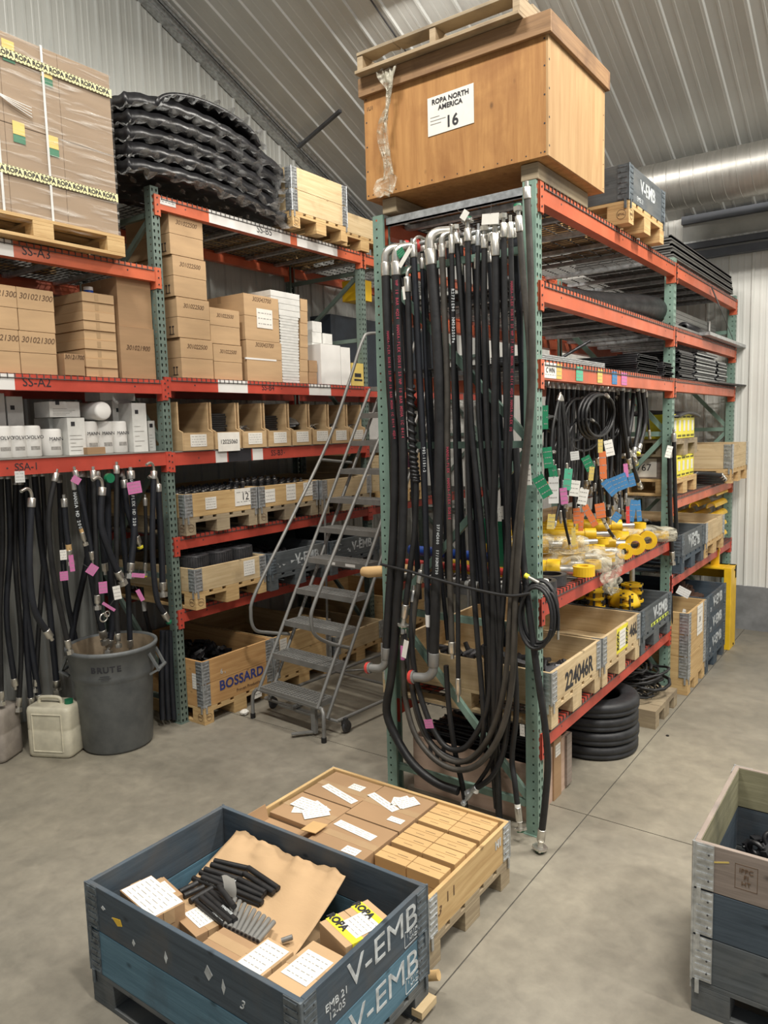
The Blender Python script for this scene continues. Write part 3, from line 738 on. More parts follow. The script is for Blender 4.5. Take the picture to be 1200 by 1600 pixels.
# broken pallet on the lid
wood('pallet_worn', (.30, .22, .13), (.50, .39, .25), dirt=(.20, .14, .09))
pz = z1 + .087
t = thing('wooden_pallet', 'old broken wooden pallet lying on top of the plywood box', 'pallet', (-.56, .40, pz))
lx_, fy = .52, -.50
for (yy, nm) in ((fy + .02, 0), (0.0, 0), (.45, 0)):
    mb = MB(); mb.box(-lx_, lx_ + .02, yy - .02, yy + .02, .018, .10)
    mb.build('stringer', 'pine_old', t, bev=.002) if yy != fy + .02 else None
for i in range(3):
    mb = MB(); xx = (-lx_ + .02, .0, lx_ - .02)[i]; mb.box(xx - .02, xx + .02, fy + .005, .48, .018, .10); mb.build('stringer', 'pallet_worn', t, bev=.003)
mb = MB()
for i in range(5): mb.box(-lx_ - .01, lx_ + (.03 if i else .0), fy + i * .2 - .01, fy + i * .2 + .10, 0, .018)
mb.build('bottom_boards', 'pallet_worn', t, bev=.002)
mb = MB()
for i in range(6):
    y_ = fy + i * .165
    mb.box(-lx_ + (.26 if i == 0 else 0), lx_, y_, y_ + .11, .10, .118)
mb.prism([(-.52, 0), (-.26, 0), (-.27, .10), (-.33, .08), (-.45, .11), (-.52, .1)], (0, fy, .10), XA, YA, ZA, .018)
mb.build('top_boards', 'pine_old', t, bev=.002)
# twisted strip of plastic film hanging from the pallet
top = V((-.90, -.075, 4.44)); 
def strip(u, v):
    z = 4.43 - v * .70; tw = v * 5.5 + .4; w = .045 + .022 * math.cos(v * 13) + (.035 if v > .85 else 0)
    cxx = -.875 - .03 * v + .018 * math.sin(v * 9); s = (u - .5) * 2
    return V((cxx + s * w * math.cos(tw * .7) + .008 * math.sin(s * 9 + v * 22), -.078 - abs(s * w * math.sin(tw * .7)) * .5 + .008 * math.sin(s * 14 + v * 9), z + .01 * math.sin(s * 7)))
mb = MB(); mb.grid(strip, 16, 60); o = mb.build('plastic_strip', 'bag'); tag(o, 'twisted strip of clear plastic film hanging down the plywood box', 'plastic film')
# ================================================================ cartons
def carton(label, c, size, rz=0, mat='cardboard', cat='box', group=None, seam='x', name='cardboard_box', tape=True, mid=None, tapemat='tape', open_=False):
    """closed carton: size (lx, ly, h), c = centre of the base; seam of the top flaps along x or y; mid = height of a belly seam"""
    lx, ly, h = size; t = thing(name, label, cat, c, rz, group)
    mb = MB(); f = .0035
    mb.box(-lx / 2, lx / 2, -ly / 2, ly / 2, 0, (mid if mid else h - f))
    if mid: mb.box(-lx / 2 - .0015, lx / 2 + .0015, -ly / 2 - .0015, ly / 2 + .0015, mid + .002, h - f)
    g = .0012
    if seam == 'x': mb.box(-lx / 2, lx / 2, -ly / 2, -g, h - f, h); mb.box(-lx / 2, lx / 2, g, ly / 2, h - f, h)
    else: mb.box(-lx / 2, -g, -ly / 2, ly / 2, h - f, h); mb.box(g, lx / 2, -ly / 2, ly / 2, h - f, h)
    mb.build('box_body', mat, t, bev=.0015)
    if tape:
        mb = MB(); w = .024; e = .0022
        if seam == 'x': mb.box(-lx / 2 - e, lx / 2 + e, -w, w, h - .0005, h + .0008); [mb.box(s * lx / 2, s * (lx / 2 + e), -w, w, h - min(.06, h * .4), h) for s in (-1, 1)]
        else: mb.box(-w, w, -ly / 2 - e, ly / 2 + e, h - .0005, h + .0008); [mb.box(-w, w, s * ly / 2, s * (ly / 2 + e), h - min(.06, h * .4), h) for s in (-1, 1)]
        mb.build('packing_tape', tapemat, t)
    return t
def top_rect(px, z):
    """centre, lengths and turn of a box top from three of its corners in the photograph"""
    p0, p1, p3 = [at(u, v, z=z) for u, v in px]
    a = p1 - p0; d = p3 - p0; la = a.length; a.normalize(); n = V((-a.y, a.x, 0)); lb = d.dot(n)
    c = p0 + a * la / 2 + n * lb / 2; return c, la, abs(lb), math.atan2(a.y, a.x)
# ---- cartons in the blue crate
FZ = .145
def bluebox(label, px, z, mat='cardboard_dark', rows=5, lab=(.0, .0, .7, .6), base=FZ, **k):
    c, la, lb, rz = top_rect(px, z); t = carton(label, (c.x, c.y, base), (la, lb, z - base), rz, mat, group='cartons in the blue crate', **k)
    if lab: sheet(t, (lab[0], lab[1], z - base + .001), XA, YA, la * lab[2], lb * lab[3], rows=rows)
    return t
bluebox('carton with a big white label in the near left corner of the blue crate', ((187, 1391), (238, 1436), (237, 1368)), .455, lab=(0, 0, .95, .95), rows=6)
t = bluebox('lower carton with a tilted white label beside the big-labelled carton', ((258, 1418), (306, 1464), (306, 1388)), .385, lab=(.03, .0, .5, .55))
bluebox('brown taped carton without label in the row along the near side', ((314, 1474), (392, 1518), (345, 1446)), .425, lab=None, mat='cardboard_dark')
bluebox('carton labelled on top, second from the near right corner', ((364, 1505), (404, 1530), (414, 1461)), .435, mat='cardboard', lab=(0, 0, .85, .85))
bluebox('carton labelled on top in the near right corner of the blue crate', ((417, 1528), (470, 1560), (487, 1468)), .435, mat='cardboard', lab=(0, 0, .75, .6))
bluebox('small torn carton behind the big-labelled one, paper on its lid', ((233, 1380), (262, 1408), (252, 1366)), .425, lab=(0, 0, .6, .6), rows=3)
c, la, lb, rz = top_rect(((499, 1441), (540, 1481), (565, 1397)), .46)
t = carton('carton crossed with yellow tape near the right side of the blue crate', (c.x, c.y, .26), (la, lb, .20), rz, 'cardboard', group='cartons in the blue crate', tape=False)
mb = MB(); w = .026; 
mb.box(-la / 2 - .001, la / 2 + .001, -lb / 2 + .03, -lb / 2 + .03 + 2 * w, .20, .2015); mb.box(-la / 2 - .0015, -la / 2, -lb / 2 + .03, -lb / 2 + .03 + 2 * w, .04, .2)
mb.box(-la / 2 - .001, la / 2 + .001, lb / 2 - .03 - 2 * w, lb / 2 - .03, .20, .2015); tp = mb.build('yellow_tape', 'yellow_bright', t)
mb = MB(); mb.box(la / 2, la / 2 + .0015, -lb / 2 + .03, -lb / 2 + .03 + 2 * w, .02, .2); mb.build('yellow_tape', 'yellow_bright', t)
text('ROPA', tp, (-la / 2 + .045, -lb / 2 + .03 + w, .2018), XA, YA, .046, 'ink', bold=.002); text('ROPA', tp, (-la / 2 + .05, lb / 2 - .03 - w, .2018), XA, YA, .046, 'ink', bold=.002)
text('ROPA', tp, (-la / 2 - .002, -lb / 2 + .03 + w, .12), ZA, YA * -1 if False else V((0, 1, 0)), .044, 'ink', bold=.002)
sheet(t, (.02, .0, .202), XA, YA, la * .62, lb * .5, rows=5)
# cardboard liner, bent and torn
pA, pB = at(376, 1291, z=.47), at(545, 1365, z=.47)
def liner(u, v):
    x = pA.x + (pB.x - pA.x) * u + .03 * v; y = -1.475 - v * .50; z = .47 - .17 * v ** .8
    z += .008 * math.sin(u * 9 + v * 4) + .006 * math.sin(u * 23 - v * 7) * (1 - v) - (.022 * max(0, .18 - v) / .18 * (.5 + .3 * math.sin(u * 17) + .2 * math.sin(u * 61)))
    if v < .16: y += .012 * math.sin(u * 17)
    return V((x, y, z))
mb = MB(); mb.grid(liner, 40, 30, True); o = mb.build('cardboard_sheet', 'cardboard')
sd = o.modifiers.new('thick', 'SOLIDIFY'); sd.thickness = .004
tag(o, 'crumpled sheet of brown cardboard lining the blue crate', 'cardboard')
# a layer of cartons hidden below carries the sheet and the cuts
t = carton('flat brown carton under the cardboard sheet in the blue crate', (-.52, -1.68, FZ), (.50, .30, .10), 0, 'cardboard', tape=True)
# hose cuts
cuts = [((335, 1345), (388, 1357), .425), ((330, 1351), (380, 1366), .425), ((320, 1358), (372, 1374), .42), ((313, 1363), (362, 1382), .405), ((388, 1356), (435, 1388), .425), ((382, 1365), (428, 1394), .42),
        ((372, 1373), (415, 1395), .415), ((335, 1367), (411, 1401), .405), ((316, 1371), (410, 1410), .40), ((308, 1375), (407, 1415), .385), ((302, 1372), (352, 1400), .375), ((327, 1380), (400, 1418), .37),
        ((322, 1398), (368, 1438), .425), ((314, 1402), (362, 1442), .42), ((307, 1408), (355, 1448), .40), ((342, 1385), (366, 1417), .445), ((330, 1394), (371, 1430), .40),
        ((280, 1394), (308, 1380), .40), ((287, 1400), (318, 1386), .40), ((297, 1408), (331, 1388), .40)]
tpl = None
def cut_label(i, grey):
    return ('short ribbed grey hose cut in the row lying across the black cuts' if grey else 'short black hose cut in the heap in the blue crate')
def cutmesh(L, r, mat, wr):
    mb = MB(); mb.tube([(0, 0, 0), (L, 0, 0)], r, 12); mb.mi = 1; mb.cyl((-.0006, 0, 0), (0, 0, 0), r * .55, n=10); mb.cyl((L, 0, 0), (L + .0006, 0, 0), r * .55, n=10)
    return mb.mesh('hose_cut', [mat, 'ink'])
me_b = cutmesh(.25, .0125, 'rubber', 0); me_g = cutmesh(.19, .0105, 'steel_grey', 0)
def put(me, p, q, L, label, group):
    d = (q - p); o = bpy.data.objects.new('hose_cut', me); COL.objects.link(o); x = d.normalized(); y = ZA.cross(x).normalized(); z = x.cross(y)
    o.matrix_world = Matrix.Translation(p) @ Matrix((x * (d.length / L), y, z)).transposed().to_4x4(); tag(o, label, 'hose', group); return o
for i, (a_, b2, z) in enumerate(cuts):
    o = put(me_b, at(*a_, z=z), at(*b2, z=z - .006), .25, 'short black hose cut in the heap in the blue crate', 'black hose cuts')
    if i in (7, 9, 12, 14): text('WA02W/08', o, (.18 if i > 10 else .07, 0, .0127), XA, YA, .018, 'paint_white', spacing=.9)
for i in range(9):
    a_ = (352 + i * 6.3, 1447 + i * 3.0); b2 = (367 + i * 7.6, 1404 + i * 4.6)
    put(me_g, at(*a_, z=.405), at(*b2, z=.40), .19, 'short ribbed grey hose cut in the row lying across the black cuts', 'grey hose cuts')
o = put(me_g, at(440, 1470, z=.36), at(457, 1464, z=.37), .19, 'single grey hose cut lying apart beside the labelled cartons', None)
p_ = at(357, 1385, z=.455); mb = MB()
def tagp(u, v): return V((p_.x + (u - .5) * .055 + .01 * math.sin(v * 3), p_.y + (u - .5) * .02, p_.z + .045 - v * .09 + .006 * math.sin(u * 5)))
mb.grid(tagp, 5, 8); o = mb.build('paper_tag', 'paper'); tag(o, 'curled white paper tag stuck on the black hose cuts', 'tag')
# ---- cartons in the pine crate
def box_at(label, x0, x1, y0, y1, z0, z1, mat, group, **k): return carton(label, ((x0 + x1) / 2, (y0 + y1) / 2, z0), (x1 - x0, y1 - y0, z1 - z0), 0, mat, group=group, **k)
G1 = 'large cartons in the pine crate'
t = box_at('large shrink-wrapped carton in the far left corner of the pine crate', -1.085, -.735, -.80 + .0, -.505, .145, .325, 'cardboard_dark', G1)
sheet(t, (.02, -.06, .182), V((1, -.25, 0)), V((.25, 1, 0)), .28, .05, rows=2); sheet(t, (.06, .05, .182), XA, YA, .09, .06, rows=2)
t = box_at('carton under a heap of loose white slips in the pine crate', -1.085, -.735, -1.075, -.81, .145, .325, 'cardboard_dark', G1)
for i, (dx, dy, r_) in enumerate(((-.03, .0, .5), (.02, .03, -.3), (.05, -.01, .9), (-.06, .03, 0))): sheet(t, (dx, dy, .182 + i * .0015), V((math.cos(r_), math.sin(r_), 0)), V((-math.sin(r_), math.cos(r_), 0)), .14, .10, rows=4)
t = box_at('half open carton in the near left corner of the pine crate', -1.085, -.735, -1.245, -1.085, .145, .30, 'cardboard_dark', G1); sheet(t, (.05, .0, .157), XA, YA, .08, .06, rows=2)
mb = MB(); mb.obox((-.175, .0, .19), V((.0, 1, 0)), V((-.3, 0, 1)), XA, .14, .08, .004); mb.build('flap', 'cardboard_dark', t)
t = box_at('large carton with white slips in the middle of the pine crate', -.725, -.375, -.865, -.505, .145, .33, 'cardboard_dark', G1)
sheet(t, (-.07, .02, .187), V((1, -.35, 0)), V((.35, 1, 0)), .24, .05, rows=2)
for i, r_ in enumerate((.4, -.5, 1.0)): sheet(t, (.02 + i * .015, .08, .187 + i * .0015), V((math.cos(r_), math.sin(r_), 0)), V((-math.sin(r_), math.cos(r_), 0)), .12, .09, rows=4)
sheet(t, (.10, -.10, .187), XA, YA, .09, .045, rows=2)
t = box_at('large carton at the near side in the middle of the pine crate', -.725, -.375, -1.245, -.875, .145, .33, 'cardboard_dark', G1)
sheet(t, (-.02, .08, .187), V((1, -.1, 0)), V((.1, 1, 0)), .26, .055, rows=3); sheet(t, (.08, -.08, .187), XA, YA, .09, .055, rows=2)
mb = MB(); mb.obox((-.20, -.03, .20), V((1, .0, .1)), YA, ZA, .10, .10, .004); mb.build('flap', 'cardboard_gold', t)
GG = 'small golden brown cartons in the pine crate'; k = 0
rows_ = [(-.545, 2), (-.655, 2), (-.79, 2), (-.90, 2), (-1.04, 2)]
for lay in (0, 1, 2):
    for (yc, cnt) in rows_:
        for i in range(2):
            x0_ = -.365 + i * .186; z0_ = .145 + lay * .06
            lab = 'small golden brown carton in the top layer at the right of the pine crate' if lay == 2 else 'small golden brown carton in a lower layer of the pine crate'
            tpl_key = ('gold', lay)
            if tpl_key not in _cache:
                tt = carton(lab, (x0_ + .092, yc, z0_), (.181, .104, .058), 0, 'cardboard_gold', group=GG + (' top layer' if lay == 2 else ' lower layers'), tape=False)
                mb = MB(); mb.box(.0, .06, .014, .0175, .0578, .0584); mb.box(-.03, .02, -.028, -.0255, .0578, .0584); mb.build('print', 'ink_brown', tt) if lay == 2 else None
                _cache[tpl_key] = tt
            else: copy_tree(_cache[tpl_key], loc=(x0_ + .092, yc, z0_))
# ---- black clamps in the right crate
rr = random.Random(11)
mb = MB(); mb.box(-.58, .58, -.37, .37, 0, .18); o = mb.build('packing_board', 'black', None, (1.65, -.467, .145)); tag(o, 'dark board filling the bottom of the tall crate at the right edge', 'board')
tpl = thing('hose_clamp', 'black metal clamp in the heap in the right-hand crate', 'clamp', (1.3, -.3, .36), 0, 'black clamps in the right-hand crate')
mb = MB(); mb.ring((0, 0, 0), .032, .012, axis=YA, n=16, m=6); mb.build('band', 'black', tpl)
mb = MB(); mb.box(-.05, -.035, -.02, .02, -.01, .035); mb.cyl((-.042, -.03, .02), (-.042, .03, .02), .006); mb.build('lug', 'black', tpl)
mb = MB(); mb.box(.03, .06, -.015, .015, -.03, .0); mb.cyl((.045, 0, -.03), (.045, 0, .012), .008); mb.build('bolt', 'dark_steel', tpl)
for i in range(44):
    c = tpl if i == 0 else copy_tree(tpl)
    c.location = (rr.uniform(1.14, 1.62), rr.uniform(-.75, -.16), .375 + rr.uniform(0, .10)); c.rotation_euler = (rr.uniform(0, 6), rr.uniform(0, 6), rr.uniform(0, 6))

# ================================================================ grey bin and jugs
TX, TY = -3.30, -.50
t = thing('trash_can', 'large round grey plastic trash can marked BRUTE beside the hanging hoses', 'trash can', (TX, TY, 0))
mb = MB()
prof = [(.0, .0), (.245, .0), (.262, .02), (.29, .545), (.298, .56), (.306, .575), (.312, .60), (.326, .765), (.335, .768), (.340, .78), (.338, .797), (.328, .802), (.316, .798), (.312, .77)]
mb.lathe(prof, n=64); mb.build('can_body', 'plastic_grey', t)
mb = MB(); mb.lathe([(.312, .785), (.285, .5), (.245, .03), (0, .025)], n=48); mb.build('can_inside', 'can_inside', t, label='stained brown inside of the can')
for s_ in (0, math.pi):
    a0 = math.radians(35) + s_; mb = MB(); rd = V((math.cos(a0), math.sin(a0), 0)); tg = V((-rd.y, rd.x, 0))
    for e in (-.08, .08): mb.bar(rd * .31 + tg * e + ZA * .73, rd * .375 + tg * e * .9 + ZA * .60, .014, .03, up=tg); mb.bar(rd * .375 + tg * e * .9 + ZA * .60, rd * .31 + tg * e + ZA * .565, .014, .03, up=tg)
    mb.tube([rd * .375 - tg * .085 + ZA * .60, rd * .375 + tg * .085 + ZA * .60], .014, 10); mb.build('handle', 'plastic_grey', t)
cd_ = V((CAM.x - TX, CAM.y - TY, 0)).normalized(); tg = V((-cd_.y, cd_.x, 0))
for i, ch in enumerate('BRUTE'):
    a_ = -math.radians(26) + i * math.radians(8.2); n_ = (cd_ * math.cos(a_) + tg * math.sin(a_)); tt_ = V((-n_.y, n_.x, 0))
    text(ch, t, n_ * (.3185) + ZA * .675, tt_, V((0, 0, 1)) , .062, 'ink', bold=.002)
mb = MB()
for i, w_ in enumerate((.07, .09, .06)):
    n_ = cd_ * math.cos(-.2) + tg * math.sin(-.2); mb.obox(n_ * .3185 + ZA * (.628 - i * .014), V((-n_.y, n_.x, 0)), ZA, n_, w_, .003, .002)
mb.build('small_print', 'ink', t)
def jug(label, c, rz, mat, capmat, w=.30, d=.24, h=.40, name='plastic_jug', lab=None):
    t = thing(name, label, 'jug', c, rz); mb = MB()
    def sec(z, k): # rounded rectangle
        P = []
        for (sx, sy, a0) in ((1, 1, 0), (-1, 1, 90), (-1, -1, 180), (1, -1, 270)):
            for j in range(5):
                a = math.radians(a0 + j * 22.5); r_ = .045
                P.append(V((sx * (w / 2 - r_) * k + r_ * k * math.cos(a), sy * (d / 2 - r_) * k + r_ * k * math.sin(a), z)))
        return P
    S_ = [sec(z, k) for z, k in ((0, .88), (.012, .97), (.03, 1), (h * .48, 1), (h * .5, .985), (h * .52, 1), (h * .82, 1), (h * .88, .965), (h * .90, .90))]
    vs = [p for s in S_ for p in s]; n = 20; fs = [(i * n + j, i * n + (j + 1) % n, (i + 1) * n + (j + 1) % n, (i + 1) * n + j) for i in range(len(S_) - 1) for j in range(n)]
    fs += [tuple(range(n))[::-1], tuple(range((len(S_) - 1) * n, len(S_) * n))]; mb.add(vs, fs, True)
    for s in (1, -1): # embossed frame on the broad faces
        for a_, b2 in (((-.33, .12), (.33, .12)), ((-.33, .78), (.33, .78)), ((-.33, .12), (-.33, .78)), ((.33, .12), (.33, .78))):
            mb.tube([(a_[0] * w, -s * d / 2, a_[1] * h), (b2[0] * w, -s * d / 2, b2[1] * h)], .006, 6)
    mb.build('jug_body', mat, t)
    mb = MB(); mb.tube(smooth_path([(-w * .36, 0, h * .88), (-w * .34, 0, h * .975), (-w * .2, 0, h), (.02, 0, h), (.05, 0, h * .96), (.055, 0, h * .88)]), .013, 10); mb.build('handle', mat, t)
    mb = MB(); mb.cyl((w * .32, 0, h * .87), (w * .32, 0, h * .97), .032, .030, n=20); mb.build('cap', capmat, t, label='green screw cap' if capmat == 'cap_green' else None)
    return t
jug('dirty white plastic jug with green cap on the floor left of the trash can', (-3.535, -.86, 0), math.radians(26), 'jug', 'cap_green', w=.36, h=.43)
t = jug('grey beige plastic jug with stickers and a red tie at the left edge', (-3.90, -1.19, 0), math.radians(28), 'jug_grey', 'jug_grey', w=.40, h=.44, d=.26)
sheet(t, (.06, -.1315, .20), V((1, 0, .1)), V((-.1, 0, 1)), .17, .17, rows=4)
mb = MB(); mb.prism([(.02, .12), (.10, .12), (.06, .19)], (0, -.133, 0), XA, ZA, -YA, .002); mb.build('green_mark', 'cap_green', t); mb = MB(); mb.cyl((.10, -.1315, .14), (.10, -.1345, .14), .03, n=20); mb.build('red_mark', 'cap_red', t)
mb = MB(); mb.obox((.09, -.10, .36), XA, V((0, -.3, 1)), YA, .035, .09, .006); mb.obox((.11, -.115, .33), V((1, 0, -.4)), V((0, -.3, 1)), YA, .02, .07, .006); mb.build('red_tie', 'cap_red', t)
# crumpled paper beside the pallet
mb = MB(); rr = random.Random(2); c = at(382, 1113, z=.02)
mb.lathe([(.0, -.02), (.03, -.012), (.038, .005), (.02, .022), (0, .025)], n=9, smooth=False); mb.v = [(x * rr.uniform(.7, 1.4), y * rr.uniform(.7, 1.4), z * rr.uniform(.8, 1.2)) for x, y, z in mb.v]
tag(mb.build('crumpled_paper', 'paper', None, (c.x, c.y, .022)), 'ball of crumpled white paper on the floor by the crate foot', 'paper')
mb = MB(); mb.cyl((0, 0, 0), (0, 0, .006), .012, n=8); c = at(1043, 1150, z=0); tag(mb.build('bolt', 'black', None, (c.x, c.y, 0)), 'tiny dark bit lying on the open floor at the right', 'scrap')
# ================================================================ tyres and pallet of cable under the centre rack
def tyre(label, c, R, h, group):
    o = MB(); pr = []
    P = [(R * .62, .0), (R * .93, .0), (R * .985, h * .12), (R, h * .3), (R * .975, h * .36), (R * .975, h * .44), (R, h * .5), (R, h * .72), (R * .97, h * .9), (R * .9, h), (R * .64, h), (R * .58, h * .85), (R * .58, h * .15), (R * .62, 0)]
    o.lathe(P, n=56); return tag(o.build('rubber_ring', 'tyre', None, c), label, 'rubber ring', group)
pos = ['lowest', 'second from the floor', 'third from the floor', 'fourth from the floor']
for i in range(4): tyre('wide black ribbed rubber ring in the stack under the rack, %s' % pos[i], (-.20 + .006 * (i % 2), 1.42, .001 + i * .103), .325, .102, 'wide black rubber rings under the rack')
for i in range(2): tyre('smaller black rubber ring on top of the wide ones, %s' % ('lower' if i == 0 else 'upper'), (-.33, 1.30, .414 + i * .064), .23, .063, 'smaller black rubber rings on the stack')
c = at(985, 1122, z=0)
t = thing('wooden_pallet', 'old grey pallet under the heap of black cable on the floor', 'pallet', (-.38, 2.22, 0)); pallet_mb(1.0, .62).build('boards', 'pine_old', t)
rr = random.Random(21)
t = thing('cable_heap', 'heap of tangled black cable on the old pallet under the rack', 'cable'); mb = MB()
for i in range(26):
    a0 = rr.uniform(0, 6.28); cx_, cy_ = -.22 + rr.uniform(-.16, .16), 2.2 + rr.uniform(-.1, .1); z = .16 + i * .010; R_ = rr.uniform(.10, .20)
    mb.tube([(cx_ + R_ * 1.1 * math.cos(a0 + k * .5), cy_ + R_ * math.sin(a0 + k * .5), z + .02 * math.sin(k + i)) for k in range(13)], rr.choice((.008, .011, .014)), 6)
mb.build('cable_coils', 'rubber', t); t['kind'] = 'stuff'
mb = MB()
for i in range(16):
    x, y = -.02 + rr.uniform(-.14, .03), 2.18 + rr.uniform(-.2, .18); z = .17 + rr.uniform(0, .06)
    mb.tube([(x, y, z), (x + rr.uniform(-.06, .06), y + rr.uniform(-.06, .06), z + rr.uniform(-.01, .03)), (x + rr.uniform(-.09, .09), y + rr.uniform(-.09, .09), z)], .004, 5)
mb.build('plastic_ties', 'zinc', t)

# ================================================================ rolling ladder
LA = V((.9968, -.0797, 0)); LC = V((.0797, .9968, 0)); O = V((-2.665, .43, 0))
def L(a, c, z): return V((a, c, z))
t = thing('rolling_ladder', 'grey steel rolling ladder with ten grated steps standing between the racks', 'ladder', O, math.atan2(LA.y, LA.x))
RISE, RUN, W_ = .249, .150, .665
SG = 'steel_grey'
def step_mesh():
    mb = MB(); d = .20; n = 17
    for k in range(n): x = .02 + (W_ - .04) * k / (n - 1); mb.box(x - .006, x + .006, 0.01, d - .01, -.006, 0)
    for k in range(9): y = .015 + (d - .03) * k / 8; mb.box(.01, W_ - .01, y - .004, y + .004, -.012, -.001)
    mb.box(0, W_, -.002, .012, -.045, .002); mb.box(0, W_, d - .012, d, -.04, 0); mb.box(0, .01, 0, d, -.04, 0); mb.box(W_ - .01, W_, 0, d, -.04, 0)
    return mb.mesh('step', SG)
sm_ = step_mesh()
for k in range(10): add_ob('step', sm_, t, (0, RUN * k, .28 + RISE * k))
mb = MB(); mb.box(0, W_, 0, .5, -.04, 0); mb.build('platform', SG, t, (0, RUN * 10, .28 + RISE * 10))
sl = V((0, RUN, RISE)).normalized(); tz = .28 + RISE * 10
for a in (-.012, W_ + .012):
    for off in (0.0, .17):
        f0 = -.05 if off == 0 else -.5; p = V((a, off + RUN * f0, .28 + RISE * f0 - .02)); q = V((a, off + RUN * 10, tz - .02))
        mb = MB(); mb.tube([p, q], .0145, 10); mb.build('stringer', SG, t)
# front foot bow
mb = MB(); mb.tube(smooth_path([(-.085, -.02, .03), (-.085, -.015, .17), (-.06, 0, .235), (.03, .01, .25), (W_ - .03, .01, .25), (W_ + .06, 0, .235), (W_ + .085, -.015, .17), (W_ + .085, -.02, .03)], 5), .0155, 10); mb.build('front_bow', SG, t)
for a in (-.085, W_ + .085): mb = MB(); mb.cyl((a, -.02, 0), (a, -.02, .04), .021, n=14); mb.build('rubber_foot', 'black', t)
# base frame, rear posts, braces
for a in (-.10, W_ + .10):
    mb = MB(); mb.tube([(a * .98, .13, .12), (a * 1.0, 1.95, .12)], .0145, 10); mb.build('base_rail', SG, t)
    mb = MB(); mb.tube(smooth_path([(a, 1.95, .05), (a, 1.95, tz * .5), (a * .99, 1.95, tz)], 3), .0145, 10); mb.build('rear_post', SG, t)
    mb = MB(); mb.tube([(a, .9, .12), (a, .93, .28 + RISE * 6)], .011, 8); mb.build('brace', SG, t)
    mb = MB(); mb.ring((a, .22, .052), .036, .014, axis=XA, n=18, m=6); mb.cyl((a - .012, .22, .052), (a + .012, .22, .052), .028); mb.bar((a, .2, .06), (a, .2, .13), .03, .05); mb.build('caster', 'dark_steel', t)
for c_ in (.13, 1.0, 1.95): mb = MB(); mb.tube([(-.1, c_, .12), (W_ + .1, c_, .12)], .0125, 8); mb.build('cross_tube', SG, t)
mb = MB(); mb.tube([(-.1, 1.0, .12), (W_ + .1, 1.95, .12)], .009, 8); mb.build('brace', SG, t)
mb = MB(); mb.tube([(-.1, 1.95, .12), (W_ + .1, 1.0, .12)], .009, 8); mb.build('brace', SG, t)
# lock pedal under the first step
mb = MB(); mb.box(W_ * .86, W_ * .93, .02, .05, .02, .23); mb.obox((W_ * .80, -.04, .03), V((.6, .8, 0)), V((-.8, .6, 0)), ZA, .17, .04, .008); mb.build('lock_pedal', SG, t)
mb = MB(); mb.bar((W_ * .2, .1, .13), (W_ * .9, .1, .13), .05, .02); mb.cyl((W_ * .5, .04, .16), (W_ * .5, .16, .16), .02); mb.build('lock_linkage', SG, t)
def rail(a, out):
    s = -1 if out < 0 else 1; A_ = a + out
    if a < 0: Q = [(.358, .644), (.15, .70), (.0, .76), (-.035, .90), (.028, 1.071), (.449, 1.623), (.935, 2.275), (1.257, 2.851), (1.43, 3.19), (1.56, 3.275), (1.95, 3.28)]
    else: Q = [(.364, .64), (.15, .73), (.0, .83), (-.035, .955), (.015, 1.09), (.373, 1.632), (.80, 2.275), (1.17, 2.851), (1.38, 3.19), (1.52, 3.275), (1.95, 3.28)]
    pts = [(a + (out if 0 < k < len(Q) - 1 else 0), y_, z_) for k, (y_, z_) in enumerate(Q)]
    mb = MB(); mb.tube(smooth_path(pts, 6), .0145, 10); mb.build('handrail', SG, t)
rail(-.012, -.02); rail(W_ + .012, .0)
mb = MB(); mb.tube([(-.03, .82, 2.12), (-.012, RUN * 8.1, .28 + RISE * 7.2)], .0125, 8); mb.build('rail_strut', SG, t)
mb = MB(); mb.box(.25, .33, -.0035, -.002, -.035, -.012); o = mb.build('warning_label', 'white', t, (0, RUN * 4, .28 + RISE * 4)); 
mb = MB(); mb.box(.45, .56, -.0035, -.002, -.035, -.012); o = mb.build('warning_label', 'white', t, (0, RUN * 4, .28 + RISE * 4))
# ================================================================ left rack: cartons on the shelves
XF = LX - .03
def yx(u, v, X=XF): p = at(u, v, x=X); return p.y, p.z
def facebox(label, u0, u1, z0, h, v=550, X=XF, depth=.42, mat='cardboard', group=None, mid=None, text_=None, tsize=.05, toff=.30, seam='y', tape=True, cat='box', name='cardboard_box', tapemat='tape', gap=.004):
    """carton whose aisle face spans columns u0..u1 of the photograph"""
    y0, y1 = yx(u0, v, X)[0], yx(u1, v, X)[0]; ly = y1 - y0 - gap
    t = carton(label, (X - depth / 2, (y0 + y1) / 2, z0), (depth, ly, h), 0, mat, cat, group, seam, name, tape, mid, tapemat)
    if text_: text(text_, t, (depth / 2 + .001, 0, h * .5 + h * toff), YA, ZA, tsize, 'ink_brown', 'handwriting', shear=.25, spacing=.95)
    return t
def arrows(t, X, y, z):
    mb = MB()
    for d in (-.018, .018): mb.obox((y, X - .001, z), XA, ZA, -YA, .006, .06, .001) if False else mb.box(y + d - .003, y + d + .003, X - .0025, X - .001, z - .03, z + .03); mb.box(y + d - .011, y + d + .011, X - .0025, X - .001, z + .026, z + .032)
    mb.box(y - .03, y + .03, X - .0025, X - .001, z - .034, z - .03); mb.build('arrow_print', 'ink', t)
Z4 = 2.832; G = 'brown cartons numbered 301022500'
tops = ['at the bottom', 'second from the bottom', 'third from the bottom', 'on top']
for i in range(4):
    t = facebox('carton numbered 301022500 in the four-high stack by the rack post, ' + tops[i], 283 - i * 6.2, 333 - i * 5.5, Z4 + i * .322, .318, v=560 - i * 65, depth=.55, group=G, mid=.16, text_='301022500', tsize=.05)
    arrows(t, -t.children[0].dimensions.y / 2, .20, .06)
